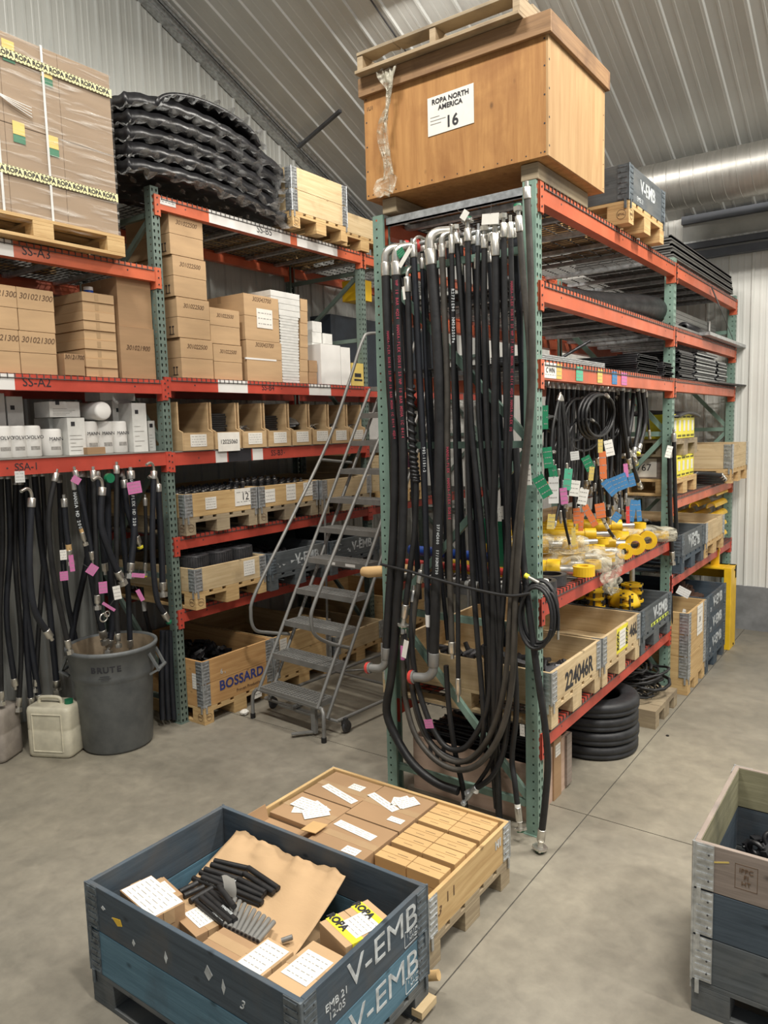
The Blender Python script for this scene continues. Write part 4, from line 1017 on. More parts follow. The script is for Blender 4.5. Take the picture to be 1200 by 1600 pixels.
for i in range(2): facebox('narrower 301022500 carton in the two-high stack beside the tall one, ' + ('lower' if i == 0 else 'upper'), 334 - i * 6, 378 - i * 4, Z4 + i * .30, .296, v=560 - i * 60, depth=.5, group=G, mid=.15, text_='301022500', tsize=.045)
t = facebox('large carton with white tape on the B4 shelf, under another', 385, 440, Z4, .36, X=XF - .0, depth=.62, mid=.2, text_='303043700', tsize=.055, toff=.4)
mb = MB(); mb.box(.3, .3125, -.24, .15, .19, .205); mb.build('white_tape', 'white', t)
t = facebox('large carton with a handwritten paper sign, on top of another', 381, 435, Z4 + .362, .40, v=480, depth=.62, mid=.21, text_='303043700', tsize=.055, toff=.4)
sheet(t, (.313, .03, .20), YA, ZA, .20, .17, rows=3)
# padded white mailers
for i in range(27):
    h = .0245; top = i > 22
    mb = MB(); rr = random.Random(i); w = .34
    z0 = Z4 + i * .0268 if not top else Z4 + 23 * .0268 + (i - 23) * .055
    hh = .0255 if not top else .053
    y0, y1 = yx(440 - i * .25, 560 - i * 5)[0], yx(467 - i * .1, 560 - i * 5)[0]
    if not top:
        a_ = rr.uniform(-.004, .004)
        mb.prism([(y0 + .01 + a_, 0), (y1 - .01 + a_, 0), (y1 + a_, hh * .5), (y1 - .01 + a_, hh * .96), (y0 + .01 + a_, hh * .96), (y0 + a_, hh * .5)], (XF - .42, 0, z0), YA, ZA, XA, .42)
        if i % 2: mb.prism([(y0 + .02, hh * .2), (y1 - .02, hh * .75), (y1 - .02, hh * .85), (y0 + .02, hh * .3)], (XF, 0, z0), YA, ZA, XA, .001)
    else: mb.box(XF - .62, XF, y0 - (.10 if i > 24 else .0), y1 + .02, z0, z0 + hh)
    mb.local(((XF - .2), (y0 + y1) / 2, z0))
    o = mb.build('padded_mailer' if not top else 'flat_box', 'white_box', None, ((XF - .2), (y0 + y1) / 2, z0), bev=.002)
    if not top: tag(o, 'white padded packet in the tall stack of packets beside the big cartons', 'packet', 'white padded packets')
    else: tag(o, ['flat white carton lying on the packets, lowest of four', 'flat white carton lying on the packets, second of four', 'flat white carton lying on the packets, third of four', 'flat white carton lying on the packets, topmost of four'][i - 23], 'box', 'flat white cartons')
G = 'small brown cartons beside the white packets'; ORD = ('lowest', 'second from below', 'third from below', 'fourth from below', 'fifth from below', 'sixth from below', 'seventh from below')
for i in range(7): facebox('small brown carton in the column beside the white packets, ' + ORD[i], 467.5, 481 - i * .4, Z4 + i * .115, .113, v=575 - i * 25, depth=.25, group=G, tape=False)
for i in range(2): facebox('small brown carton in front of the narrow brown column, ' + ('lower one', 'upper one')[i], 482, 495, Z4 + i * .115, .113, v=575 - i * 25, depth=.25, group=G + ' low', tape=False, mat='cardboard_dark')
G = 'small white cartons on the B4 shelf'
for i in range(6):
    facebox('small white carton in the left column of the far stack, ' + ORD[i], 486, 501, Z4 + i * .108, .106, v=560 - i * 20, X=XF - .17, depth=.25, group=G + ' left', mat='white_box', tape=False)
    if i > 0: facebox('small white carton in the right column of the far stack, ' + ORD[i - 1], 502, 517, Z4 + (i - .0) * .108 - .108, .106, v=560 - i * 20, X=XF - .17, depth=.25, group=G + ' right', mat='white_box', tape=False)
facebox('tall plain white carton standing near the right end of the shelf', 501, 532, Z4, .395, depth=.3, mat='white', tape=False, X=XF + .03)
facebox('narrower tall white carton beside the wider tall white one', 532.5, 547, Z4, .385, depth=.3, mat='white', tape=False, X=XF + .03)
t = facebox('cream carton with dark printed marks at the right end of the shelf', 549, 568, Z4, .235, depth=.3, mat='tag_yellow', tape=False, X=XF + .03)
mb = MB(); mb.box(.1502, .151, -.07, .07, .05, .07); mb.box(.1502, .151, -.06, .05, .09, .13); mb.build('print', 'ink', t)
# brown boxes behind (dim)
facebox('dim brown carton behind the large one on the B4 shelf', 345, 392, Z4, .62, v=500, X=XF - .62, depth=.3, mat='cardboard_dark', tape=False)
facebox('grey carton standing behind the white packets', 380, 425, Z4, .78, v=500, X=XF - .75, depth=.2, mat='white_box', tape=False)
# ---- A2 shelf
Z2 = 2.807; G = 'brown cartons numbered 301021300'
for c_ in range(2):
    for r_ in range(2):
        u0, u1 = ((-25, 31.5), (32, 89))[c_]
        facebox('carton numbered 301021300, %s row, %s' % (('lower', 'upper')[r_], ('at the left edge of the picture', 'next to the stack of flat cartons')[c_]), u0 + r_ * -3.5, u1 - r_ * 3.5, Z2 + r_ * .285, .282, v=560 - 65 * r_, depth=.45, group=G, mid=.14, text_='301021300', tsize=.055)
G = 'flat cartons stacked nine high'
for i in range(9):
    j = (0, .006, -.004, .003, -.006, .002, .007, -.003, .004)[i]
    t = facebox('flat brown carton in the nine-high stack on the A2 shelf, number %s from below' % ('one', 'two', 'three', 'four', 'five', 'six', 'seven', 'eight', 'nine')[i], 135 - i * .9, 185 - i * .9, Z2 + i * .0665, .065, v=585 - i * 15, X=XF + j, depth=.52, group=G, tape=False)
    mb = MB(); mb.box(.2605, .2612, -.03, .0, .01, .055); mb.build('tape', 'tape', t)
facebox('small dark brown carton standing in front of the flat ones', 101, 133, Z2, .15, v=575, X=XF + .03, depth=.12, mat='cardboard_dark', text_='30121700', tsize=.04, tape=False, toff=.35)
facebox('tall carton next to the rack post, standing on the floor of the shelf', 189, 243, Z2, .385, v=560, depth=.45, mat='cardboard_dark', text_='301021900', tsize=.05, toff=.1)
facebox('tall carton standing on top of another next to the rack post', 184, 237, Z2 + .387, .36, v=480, X=XF - .02, depth=.45, mat='cardboard_dark', toff=.35)
t = thing('spray_can', 'white can with blue label behind the tall cartons', 'can', (XF - .2, yx(163, 450)[0], Z2 + .60)); mb = MB(); mb.cyl((0, 0, -.59), (0, 0, .075), .034, n=20); mb.build('can_body', 'white', t); mb = MB(); mb.cyl((0, 0, 0), (0, 0, .05), .0345, n=20); mb.build('label_band', 'blue_plastic', t)
facebox('dim wide carton at the back of the A2 shelf', 60, 120, Z2, .62, v=500, X=XF - .5, depth=.3, mat='cardboard_dark', tape=False)
facebox('brown carton at the back of the A2 shelf beside the white can', 128, 160, Z2, .70, v=500, X=XF - .65, depth=.2, mat='cardboard_dark', tape=False)
# ---- A1 shelf: filters in white boxes and canisters
Z1 = 2.249
def canister(label, u, r, h, X=XF - .05, z=Z1, lay=False, group='white filter canisters'):
    y = yx(u, 690, X)[0]; t = thing('filter_canister', label, 'filter', (X - r, y, z + (r if lay else 0)), 0, group); mb = MB()
    P = [(0, 0), (r * .93, 0), (r, .006), (r, h * .93), (r * .93, h * .985), (r * .8, h), (0, h)]
    if lay: mb.lathe(P, (-h * .6, 0, 0), 24, XA)
    else: mb.lathe(P, n=24)
    mb.build('canister_body', 'white', t)
    if not lay:
        mb = MB(); mb.lathe([(r * 1.004, h * .22), (r * 1.004, h * .34)], n=12, a0=-.5, a1=.5); mb.build('printed_label', 'ink_grey', t); text('VOLVO' if u < 60 else 'MANN', t, (r + .002, 0, h * .62), YA, ZA, .035, 'ink')
    return t
canister('white canister at the left edge of the lowest A shelf', 9, .072, .215)
canister('white canister with black print, second from the left edge', 32, .070, .215)
canister('white canister with black print, third from the left edge', 56, .068, .215)
canister('squat white canister in clear film beside the small stacked box', 88, .075, .19)
canister('white canister in film, left of three standing under the lying one', 147, .072, .24)
canister('white canister in film, middle of three standing under the lying one', 170, .072, .24)
canister('white canister in film, right of three standing under the lying one', 193, .068, .24)
canister('white canister lying on its side on top of the others', 159, .068, .30, z=Z1 + .245, lay=True, group=None)
def wbox(label, u0, u1, z, h, X=XF - .03, depth=.2, pr=True):
    t = facebox(label, u0, u1, z, h, v=680, X=X, depth=depth, mat='white_box', tape=False, group='white filter boxes')
    if pr:
        ly = t.children[0].dimensions.y; rr = random.Random(int(u0)); mb = MB()
        for k in range(5): mb.box(depth / 2 + .0005, depth / 2 + .0015, -ly * .4, -ly * .4 + ly * rr.uniform(.3, .75), h * (.12 + k * .1), h * (.12 + k * .1) + .003)
        mb.build('small_print', 'ink_grey', t); mb = MB(); mb.box(depth / 2 + .0005, depth / 2 + .0018, -ly * .3, -ly * .3 + .03, h * .78, h * .78 + .03); mb.build('printed_square', 'ink', t)
    return t
wbox('white printed box standing behind the canisters at the left edge', 14, 40, Z1 + .0, .42, X=XF - .25)
wbox('white printed box, low, standing behind the left canisters', -12, 12, Z1, .44, X=XF - .25)
wbox('white box standing under the flat white box', 78, 104, Z1, .27, X=XF - .22)
wbox('flat white box lying on top of the white boxes', 80, 128, Z1 + .272, .11, X=XF - .10)
wbox('tall white printed box left of the three canisters', 106, 134, Z1, .265)
wbox('tall white printed box with black square, right of the lying canister', 178, 207, Z1 + .0, .40, X=XF - .2)
wbox('tall white printed box nearest the rack post', 208, 231, Z1, .375)
wbox('short white box in film between the tall box and the rack post', 232, 243, Z1, .24, X=XF - .1)
wbox('long flat white box at the back above the others', 160, 215, Z1 + .40, .07, X=XF - .22, pr=False)
t = facebox('small flat brown box in front of the three canisters', 136, 165, Z1, .05, v=700, X=XF + .02, depth=.05, mat='cardboard_dark', tape=False)
# ---- top: shrink-wrapped load
yb0, yb1 = -1.55, -.365; zb = 3.665
t = thing('wrapped_pallet_load', 'big shrink-wrapped carton load on a pallet at the upper left, crossed by yellow tape', 'pallet load', (-3.05 - .5, (yb0 + yb1) / 2, zb))
pallet_mb(1.0, yb1 - yb0 + .06, False).build('pallet', 'pine', t, bev=.002)
ly = yb1 - yb0; hh = 1.10; mb = MB()
for r_ in range(2):
    for c_ in range(3): mb.box(-.48, .48, -ly / 2 + c_ * ly / 3 + .001, -ly / 2 + (c_ + 1) * ly / 3 - .001, .146 + r_ * hh / 2 + .001, .146 + (r_ + 1) * hh / 2 - .002)
mb.build('carton_stack', 'cardboard_grey', t, bev=.004)
def wrapf(side):
    def f(u, v):
        y = -ly / 2 - .005 + u * (ly + .01); z = .10 + v * (hh + .05); b_ = .004 + .003 * math.sin(v * 60 + u * 5) + .002 * math.sin(u * 33)
        return V((.484 + b_, y, z)) if side == 'x' else V((-.48 + u * .965, -ly / 2 - .006 - b_, z))
    return f
mb = MB(); mb.grid(wrapf('x'), 30, 60); mb.build('shrink_film', 'film', t); mb = MB(); mb.grid(wrapf('y'), 20, 40); mb.build('shrink_film', 'film', t)
for z_ in (0.405, 1.115):
    mb = MB(); mb.prism([(-ly / 2, z_ - .028), (ly / 2 + .002, z_ - .028), (ly / 2 + .002, z_ + .028), (-ly / 2, z_ + .028)], (.491, 0, 0), YA, ZA, XA, .001); tp = mb.build('printed_tape', 'tape_pale', t)
    for k in range(11): text('ROPA', tp, (.4925, ly / 2 - .07 - k * .115, z_), YA, ZA * (1 if z_ < 1 else -1) if False else ZA, .04, 'ink', 'print', bold=.001)
    mb = MB()
    for k in range(46):
        for s_ in (-.024, .024): y_ = ly / 2 - .02 - k * .026; mb.box(.4922, .4927, y_ - .008, y_ + .006, z_ + s_ - .0025, z_ + s_ + .0025)
    mb.build('dash_print', 'ink', tp)
for y_ in (.08, -.25): mb = MB(); mb.box(.49, .4915, y_ - .008, y_ + .008, .12, hh + .15); mb.build('strap', 'sack', t)
for (y_, z_) in ((.13, .62), (-.1, .64), (.12, 1.06), (-.13, 1.12)):
    mb = MB(); mb.box(.4845, .4852, y_ - .05, y_ + .03, z_, z_ + .08); mb.build('yellow_print', 'tag_yellow', t); mb = MB(); mb.box(.4845, .4852, y_ - .05, y_ + .03, z_ - .05, z_ - .003); mb.build('green_print', 'cap_green', t)
sheet(t, (.495, -.42, .56), YA, ZA, .22, .17, rows=0, bold='301521800', bsize=.035); sheet(t, (.494, -.28, 1.06), YA, ZA, .13, .08, rows=2)
mb = MB(); rr = random.Random(4)
for k in range(5): mb.tube(smooth_path([(.497, -.55 + k * .01, .98), (.50, -.40 + k * .01, .90 + k * .006), (.50, -.27, .86), (.498, -.33 - k * .008, .78), (.497, -.36 - k * .01, .64)], 4), .004, 5)
for k in range(4): mb.tube(smooth_path([(.497, -.27, .86), (.499, -.15, .84 - k * .01), (.497, -.02, .83 - k * .02)], 4), .003, 5)
mb.build('film_twist', 'white', t)
# ---- stack of black fenders in plastic
fz = 4.225; GF = 'black fenders in plastic bags'
zpos = ['lowest', 'second from below', 'third from below', 'fourth from below', 'fifth from below', 'topmost']
for i in range(6):
    rr = random.Random(i * 3 + 1); y0, y1 = -.22 + rr.uniform(-.03, .03), 1.40 + rr.uniform(-.10, .04)
    t = thing('plastic_fender', 'bagged black moulded panel, %s in the stack on the left rack' % zpos[i], 'fender', (-3.50, .5, fz + .02 + i * .102), 0, GF)
    ph = rr.uniform(0, 6); sag = .10 + .02 * i; R_ = rr.uniform(.9, 1.1)
    def prof_(u, v, off=0.0, grow=0.0):
        y = y0 - .5 + (y1 - y0) * u; x = -.44 + .88 * v
        if i == 5: ys_ = -.45 + 1.05 * u; y = ys_; z = .12 + .17 * (1 - ((u - .5) * 2) ** 2) ** .5 if abs(u - .5) < .5 else .12
        else: z = sag * (1 - ((u - .38) * 1.7) ** 2) + .05
        ridge = .010 * math.sin(v * 26) * (1 if i != 5 else .3) + .005 * math.sin(u * 60 + v * 3) * (i != 5)
        return V((x * (1 + grow) , y * (1 + grow * .5), max(.004 - i * .012, z - .05 + ridge + off)))
    mb = MB(); mb.grid(lambda u, v: prof_(u, v), 44, 18); o = mb.build('panel', 'black', t); sd = o.modifiers.new('thick', 'SOLIDIFY'); sd.thickness = .085 if i != 5 else .03; sd.offset = -1
    def bag(u, v):
        p = prof_(min(1, max(0, u * 1.06 - .03)), v, .012, .0); w = v * 2 - 1
        n_ = .014 * math.sin(u * 47 + ph) * math.cos(v * 29 + ph) + .010 * math.sin(u * 91 + v * 61 + ph)
        return V((p.x * 1.06 + (.03 + .03 * math.sin(u * 47 + ph) + .02 * math.sin(u * 91) if v > .9 else 0), p.y + (.05 * (u > .97)) - .03 * (u < .03), p.z + n_ - (.011 if v > .93 else 0) * (1.5 + math.sin(u * (29 + 5 * i) + ph) + .8 * math.sin(u * (67 + 7 * i))) - .02 * (u < .04)))
    mb = MB(); mb.grid(bag, 110, 36); mb.build('plastic_bag', 'bag_dark', t)
t = thing('rubber_hood', 'dark round rubber hood standing in the top pine crate', 'hood', (-3.55, 1.80, 4.222)); mb = MB(); mb.lathe([(.17, .15), (.17, .55), (.13, .60), (0, .62)], n=8, smooth=False); mb.build('hood_body', 'rubber', t)
# ---- wooden bins on B3
ZB = 2.241; edges = [266, 335, 378, 418, 456, 488, 518, 547, 572]
GB = 'open-fronted wooden parts bins'
nm = ['leftmost', 'second from the left', 'third from the left', 'fourth from the left', 'fourth from the right', 'third from the right', 'second from the right', 'rightmost']
for i in range(8):
    X = -3.135; u0, u1 = edges[i], edges[i + 1]
    y0, y1 = at(u0 + (18 if i == 0 else 2), 700, x=X).y + .004, at(u1, 700, x=X).y - .004
    if i == 0: y0 = at(286, 700, x=X).y
    dp = .55; hb = .395; t = thing('parts_bin', 'open-fronted plywood parts bin on the B3 shelf, %s of the row' % nm[i], 'bin', (X - dp / 2, (y0 + y1) / 2, ZB), 0, GB)
    w = (y1 - y0) / 2; mb = MB()
    mb.box(-dp / 2, dp / 2 - .05, -w, -w + .012, 0, hb); mb.box(-dp / 2, dp / 2 - .05, w - .012, w, 0, hb); mb.box(-dp / 2, -dp / 2 + .012, -w + .012, w - .012, 0, hb); mb.box(-dp / 2, dp / 2, -w + .012, w - .012, 0, .012)
    mb.prism([(dp / 2 - .05, 0), (dp / 2, 0), (dp / 2, .15), (dp / 2 - .05, .17)], (0, -w, 0), XA, ZA, YA, .012); mb.prism([(dp / 2 - .05, 0), (dp / 2, 0), (dp / 2, .15), (dp / 2 - .05, .17)], (0, w - .012, 0), XA, ZA, YA, .012)
    mb.build('bin_body', 'plywood_pale', t, bev=.001)
    mb = MB(); mb.box(dp / 2 - .012, dp / 2 + .002, -w + .012, w - .012, 0, .145); mb.build('front_board', 'plywood_pale', t)
    if i == 1: sheet(t, (dp / 2 + .003, 0, .06), YA, ZA, w * 1.7, .16, rows=0, bold='12025060', bsize=.05)
    else: sheet(t, (dp / 2 + .003, 0, .08), YA, ZA, min(.17, w * 1.3), .10, rows=4)
    # contents
    rr = random.Random(i)
    if i in (0, 1, 3):
        n_ = (5, 15, 14)[(0, 1, 3).index(i)]
        for k in range(n_):
            mb = MB(); mb.box(-.10, .14, -w + .03 + rr.uniform(0, .02), w - .03 - rr.uniform(0, .03), 0, .018); mb.box(.135, .142, -w + .04, w - .05, .004, .014)
            o = mb.build('rubber_pad', 'rubber', None, (X - dp / 2, (y0 + y1) / 2, ZB + .013 + k * .0195), bev=.002); tag(o, 'flat black rubber pad stacked in the %s wooden bin' % nm[i], 'rubber pad', 'rubber pads in the %s bin' % nm[i])
    elif i in (2, 5, 6, 7):
        n_ = 7
        for k in range(n_):
            mb = MB(); a_ = rr.uniform(-.8, .8); mb.tube(smooth_path([(0, -.07, 0), (.03 * math.sin(a_), 0, .05), (0, .07, .02 + .05 * rr.random())], 4), .005, 6)
            o = mb.build('bent_rod', 'dark_steel' if k % 2 else 'zinc', None, (X - dp / 2 + .1 + rr.uniform(-.08, .08), (y0 + y1) / 2 + rr.uniform(-.03, .03), ZB + .12 + rr.uniform(0, .03))); tag(o, 'bent metal rod lying in the %s wooden bin' % nm[i], 'rod', 'bent rods in the %s bin' % nm[i])
        mb = MB(); mb.box(-.2, .2, -w + .014, w - .014, 0, .1); tag(mb.build('rubber_block', 'rubber', None, (X - dp / 2, (y0 + y1) / 2, ZB + .013)), 'dark rubber block filling the %s wooden bin' % nm[i], 'rubber block')
    else:
        for k in range(6):
            mb = MB(); mb.box(-.1, .14, -w + .03, w - .03, 0, .004); o = mb.build('metal_plate', 'galv' if k % 2 else 'rubber', None, (X - dp / 2 + .02, (y0 + y1) / 2, ZB + .17 + k * .014)); o.rotation_euler = (.25 + k * .03, 0, .2 * k); tag(o, 'thin plate leaning in the %s wooden bin' % nm[i], 'plate', 'plates in the %s bin' % nm[i])
        mb = MB(); mb.box(-.2, .2, -w + .014, w - .014, 0, .13); tag(mb.build('rubber_block', 'rubber', None, (X - dp / 2, (y0 + y1) / 2, ZB + .013)), 'dark rubber block filling the %s wooden bin' % nm[i], 'rubber block')
# ---- threaded fittings in the 12 crates
tpl = thing('pipe_fitting', 'small metal fitting standing upright in the pine crates by the 12 sign', 'fitting', (0, 0, 0), 0, 'metal fittings in the crates by the 12 sign')
mb = MB(); mb.lathe([(0, 0), (.022, 0), (.022, .04), (.030, .04), (.030, .058), (.014, .06), (.014, .09), (0, .09)], n=6, smooth=False); mb.build('fitting_body', 'dark_steel', tpl)
mb = MB(); mb.ring((0, 0, .062), .016, .004, n=12, m=5); mb.build('collar_ring', 'zinc', tpl)
rr = random.Random(8); k = 0
for a in range(6):
    for b_ in range(17):
        c = tpl if k == 0 else copy_tree(tpl); c.location = (-3.25 - a * .075, .16 + b_ * .092 + (.04 if b_ > 8 else 0), 1.554 + .20 + .075 + (.045 if 7 < b_ < 13 and a < 3 else 0)); k += 1
mb = MB(); mb.box(-.56, .56, -.36, .36, 0, .128); me = mb.mesh('foam_tray', 'black')
for (yy, n_) in ((.515, 'the crate with the 12 sign'), (1.345, 'the crate beside the 12 sign')):
    o = add_ob('foam_tray', me, None, (-3.70, yy, 1.70)); tag(o, 'dark tray under the metal fittings in ' + n_, 'tray')
# ---- toothed pulleys
def pulley(label, c, R=.115, h=.15):
    t = thing('toothed_pulley', label, 'pulley', c, 0, 'black toothed pulleys'); mb = MB(); n = 36; P = []
    for k in range(n):
        a = 2 * math.pi * k / n; d = math.pi / n
        P += [(R * math.cos(a - d * .9), R * math.sin(a - d * .9)), (R * math.cos(a), R * math.sin(a)), (R * .94 * math.cos(a + d * .1), R * .94 * math.sin(a + d * .1)), (R * .94 * math.cos(a + d), R * .94 * math.sin(a + d))]
    mb.prism(P, (0, 0, 0), XA, YA, ZA, h); mb.build('toothed_rim', 'dark_steel', t)
    mb = MB(); mb.lathe([(.03, h), (.045, h + .004), (.045, h + .012), (R * .97, h + .012), (R * .97, h + .001)], n=32); mb.ring((0, 0, h + .013), R * .96, .004, n=36, m=5); mb.build('flange', 'dark_steel', t)
for i, (x_, y_) in enumerate(((-3.17, .24), (-3.17, .50), (-3.17, .76 - .02), (-3.45, .26), (-3.45, .52), (-3.45, .76))):
    pulley('black toothed pulley in the pale crate, %s row, %s' % (('front', 'back')[i // 3], ('nearest the post', 'in the middle', 'furthest from the post')[i % 3]), (x_, y_, .956 + .146 + .115), .118)
mb = MB(); mb.box(-.55, .55, -.375, .375, 0, .112); tag(mb.build('wood_packing', 'pine_old', None, (-3.6, .49, 1.102)), 'wooden packing board under the toothed pulleys', 'board')
# ---- dark parts in the BOSSARD and ladder crates
def heap(label, x0, x1, y0, y1, z0, h, n, mat, seed, size=.06, cat='parts', name='part_heap'):
    rr = random.Random(seed); t = thing(name, label, cat, ((x0 + x1) / 2, (y0 + y1) / 2, z0)); t['kind'] = 'stuff'; mb = MB()
    for i in range(n):
        fx, fy = rr.uniform(-1, 1), rr.uniform(-1, 1); z = h * (1 - .35 * (fx * fx + fy * fy)) * rr.uniform(.5, 1)
        c = V((fx * (x1 - x0) / 2 * .86, fy * (y1 - y0) / 2 * .84, max(size * .4, z - size * .4))); a = V((rr.uniform(-1, 1), rr.uniform(-1, 1), rr.uniform(-.5, .5))).normalized()
        if rr.random() < .5: mb.cyl(c - a * size * .7, c + a * size * .7, size * rr.uniform(.2, .42), n=9)
        else: b = a.orthogonal().normalized(); mb.obox(c, a, b, a.cross(b), size * 1.5, size * .8, size * .5)
    mb.build('pieces', mat, t)
    return t
heap('heap of black metal parts filling the crate marked BOSSARD', -4.08, -3.02, .11, .84, .15, .38, 320, 'black', 1)
heap('black parts lying in the two-collar crate behind the ladder', -4.05, -3.0, .94, 1.62, .15, .24, 180, 'black', 2)
heap('grey metal parts in the far open crate on the floor', -3.9, -3.0, 1.80, 2.45, .15, .16, 90, 'dark_steel', 3)
heap('dark parts in the grey crate beside the pulleys', -4.0, -3.05, .96, 1.68, 1.105, .16, 120, 'dark_steel', 4)
heap('dark parts in the grey crate behind the ladder steps', -4.0, -3.05, 1.79, 2.46, 1.105, .14, 100, 'dark_steel', 5)
heap('dark parts in the pale crate at the right of the fittings', -4.0, -3.15, 1.82, 2.5, 1.70, .15, 100, 'dark_steel', 6)
# ---- dark stock seen through the gap, third bay
facebox('dark blue panel crate standing in the third bay behind the shelf end', 492, 570, 2.84, .62, v=500, X=LX - .8, depth=.2, mat='dark_panel', tape=False, name='panel_crate')
carton('long dark panel crate in the upper third bay, widened to darken the gap', (LX - .7, 3.95, 2.84), (.3, 2.35, .82), 0, 'dark_panel', tape=False, name='panel_crate')  # stretched over the whole bay to darken the view behind the hoses
mb = MB(); p = at(572, 392, x=LX - .3); mb.box(-.12, .12, -.11, .11, 0, .22); tag(mb.build('yellow_box', 'yellow', None, (LX - .3, 2.95, 3.78)), 'yellow box seen in the gap beside the centre rack', 'box')
facebox('white sacks carton low in the third bay', 574, 640, 2.84 - .58, .3, v=640, X=LX - .1, depth=.4, mat='sack', tape=False)
for k_, (z, m_) in enumerate(((.0, 'pine'), (1.554, 'pine_pale'))):
    crate('pine crate in the third bay of the left rack, %s' % ('on the floor' if k_ == 0 else 'on its shelf'), -3.0, 2.75, z, [m_, m_], stamp=False)
# ================================================================ hoses
def hose(label, pts, r, top='crimp', bot='crimp', mat='rubber', group=None, topdir=None, botdir=None, cap=None, botcap=None, n=12, sub=5, fl=.07, name='hydraulic_hose', mark=None, crimpmat='zinc', cat='hose', lab=None):
    """hose along world points; ends: crimp, nut, flange, elbow, None"""
    P = smooth_path(pts, sub); o = V(P[0]); t = thing(name, label, cat, o, 0, group)
    P = [p - o for p in P]; mb = MB(); mb.tube(P, r, n); b = mb.build('rubber_tube', mat, t)
    for end, st, dr, cp in ((0, top, topdir, cap), (1, bot, botdir, botcap)):
        if not st: continue
        p = P[0] if end == 0 else P[-1]; d = (P[0] - P[1]).normalized() if end == 0 else (P[-1] - P[-2]).normalized()
        mb = MB(); q = p + d * fl
        k1 = 1.07 if st == 'elbow' else 1.2; mb.tube([p - d * .002, p, p + d * .002, q - d * .004, q], [r * 1.02, r * k1, r * k1, r * k1, r * 1.0], n + 4)
        tip = q
        if st == 'crimp': mb.cyl(q, q + d * fl * .45, r * .62, n=10); tip = q + d * fl * .45
        elif st == 'nut':
            mb.cyl(q, q + d * fl * .3, r * .7, n=10); mb.tube([q + d * fl * .3, q + d * (fl * .3 + r * 1.5)], r * 1.45, 6, smooth=False); tip = q + d * (fl * .3 + r * 1.5)
        elif st == 'flange':
            mb.cyl(q, q + d * fl * .5, r * .8, n=10); e = q + d * fl * .5; mb.tube([e, e + d * r * .55], r * 2.0, 16, smooth=False); tip = e + d * r * .55
            a = d.orthogonal().normalized()
            for k in range(4):
                w = Matrix.Rotation(k * math.pi / 2 + .4, 3, d) @ a; mb.cyl(e + w * r * 1.8 - d * .003, e + w * r * 1.8 + d * r * .7, r * .45, n=8)
        elif st in ('elbow', 'hook'):
            dr_ = V(dr); Ls = r * (2.3 if st == 'elbow' else 3); s0 = r * (.9 if end == 0 else .3) if st == 'elbow' else 0; A = [q]; rr_ = r * (.92 if st == 'elbow' else .5)
            for k in range(1, 9):
                th = k / 8 * math.pi / 2 * (1 if st == 'elbow' else 1.25); A.append(q + d * (s0 + Ls * math.sin(th)) + dr_ * Ls * (1 - math.cos(th)))
            l2 = (A[-1] - A[-2]).normalized(); A.append(A[-1] + l2 * r * (1.7 if st == 'elbow' else 1.3)); mb.tube(A, rr_, n + 2)
            if st == 'elbow': mb.tube([A[-1], A[-1] + l2 * r * .35], r * 1.3, n + 4, smooth=False); tip = A[-1] + l2 * r * .35
            else: tip = A[-1]
            d = l2
        mb.build('fitting', 'fitting_grey' if (st == 'elbow' and end == 1) else crimpmat, t)
        if cp: mb = MB(); k_ = {'nut': 1.35, 'flange': 1.5, 'elbow': 1.42, 'crimp': 1.1, 'hook': 1}[st]; mb.cyl(tip, tip + d * r * .7, r * k_, r * k_ * .9, n=16); mb.build('protective_cap', cp, t)
    if mark:
        s, f0, size, mm = mark   # lettering running down the front of the hose
        i = int(len(P) * f0); ss = s; k = i; acc = 0
        for ch in ss:
            pos = None
            while k < len(P) - 1:
                seg = (P[k + 1] - P[k]).length
                if acc <= seg: pos = P[k] + (P[k + 1] - P[k]) * (acc / seg if seg else 0); dd = (P[k + 1] - P[k]).normalized(); break
                acc -= seg; k += 1
            if pos is None: break
            if ch != ' ':
                n_ = (CAM - (o + pos)); n_ = (n_ - dd * n_.dot(dd)).normalized()
                text(ch, b, pos + n_ * (r + .0002), dd, n_.cross(dd), size, mm, 'print', .0003, bold=.0008)
            acc += size * .72
    if lab:
        for (f, m_, l) in lab:
            i = int(len(P) * f); mb = MB(); a = P[i]; d = (P[min(i + 1, len(P) - 1)] - P[i - 1]).normalized(); mb.tube([a, a + d * l], r * 1.06, n + 2); mb.build('sleeve', m_, t)
    return t
YH = -.075
def W(L_, y=YH): return [at(u, v, y=y + (dy[0] if dy else 0)) for u, v, *dy in L_]
EH = 'hoses hanging on the end of the centre rack'
HF = 'HANSA-FLEX SOB1E 25 WP 10 BAR MSHA IC 84/4 4Q24'
hose('thick hose with silver elbow and red cap, leftmost on the rack end', W([(603, 431), (606, 520), (611, 620), (617, 700), (616, 800), (613, 870), (608, 940), (604, 1012)]), .0275, 'elbow', 'elbow', topdir=(.75, .75, 0), botdir=(-1, -.1, 0), cap='cap_red', botcap='cap_red', fl=.075, group=None, mark=(HF, .15, .019, 'paint_pink'), crimpmat='zinc')
hose('thick red-lettered hose with silver elbow, second from the left post', W([(619, 430, -.01), (622, 520, -.01), (626, 620, -.01), (630, 700, -.01), (630, 800, -.01), (627, 870, -.01), (621, 940, -.01), (617, 1000), (611, 1060), (604, 1110, .02), (618, 1150, .02), (645, 1193, .0), (680, 1222), (716, 1236)]), .0275, 'elbow', None, topdir=(.75, .75, 0), cap='cap_red', fl=.075, mark=('WP 10 BAR 4Q24  HANSA-FLEX SOB1E 25 WP 10 BAR MSHA IC 84/4', .03, .022, 'paint_pink'))
sp = W([(637, 456), (640, 540), (642, 610), (645, 700), (650, 752), (648, 830), (642, 880), (634, 945)])
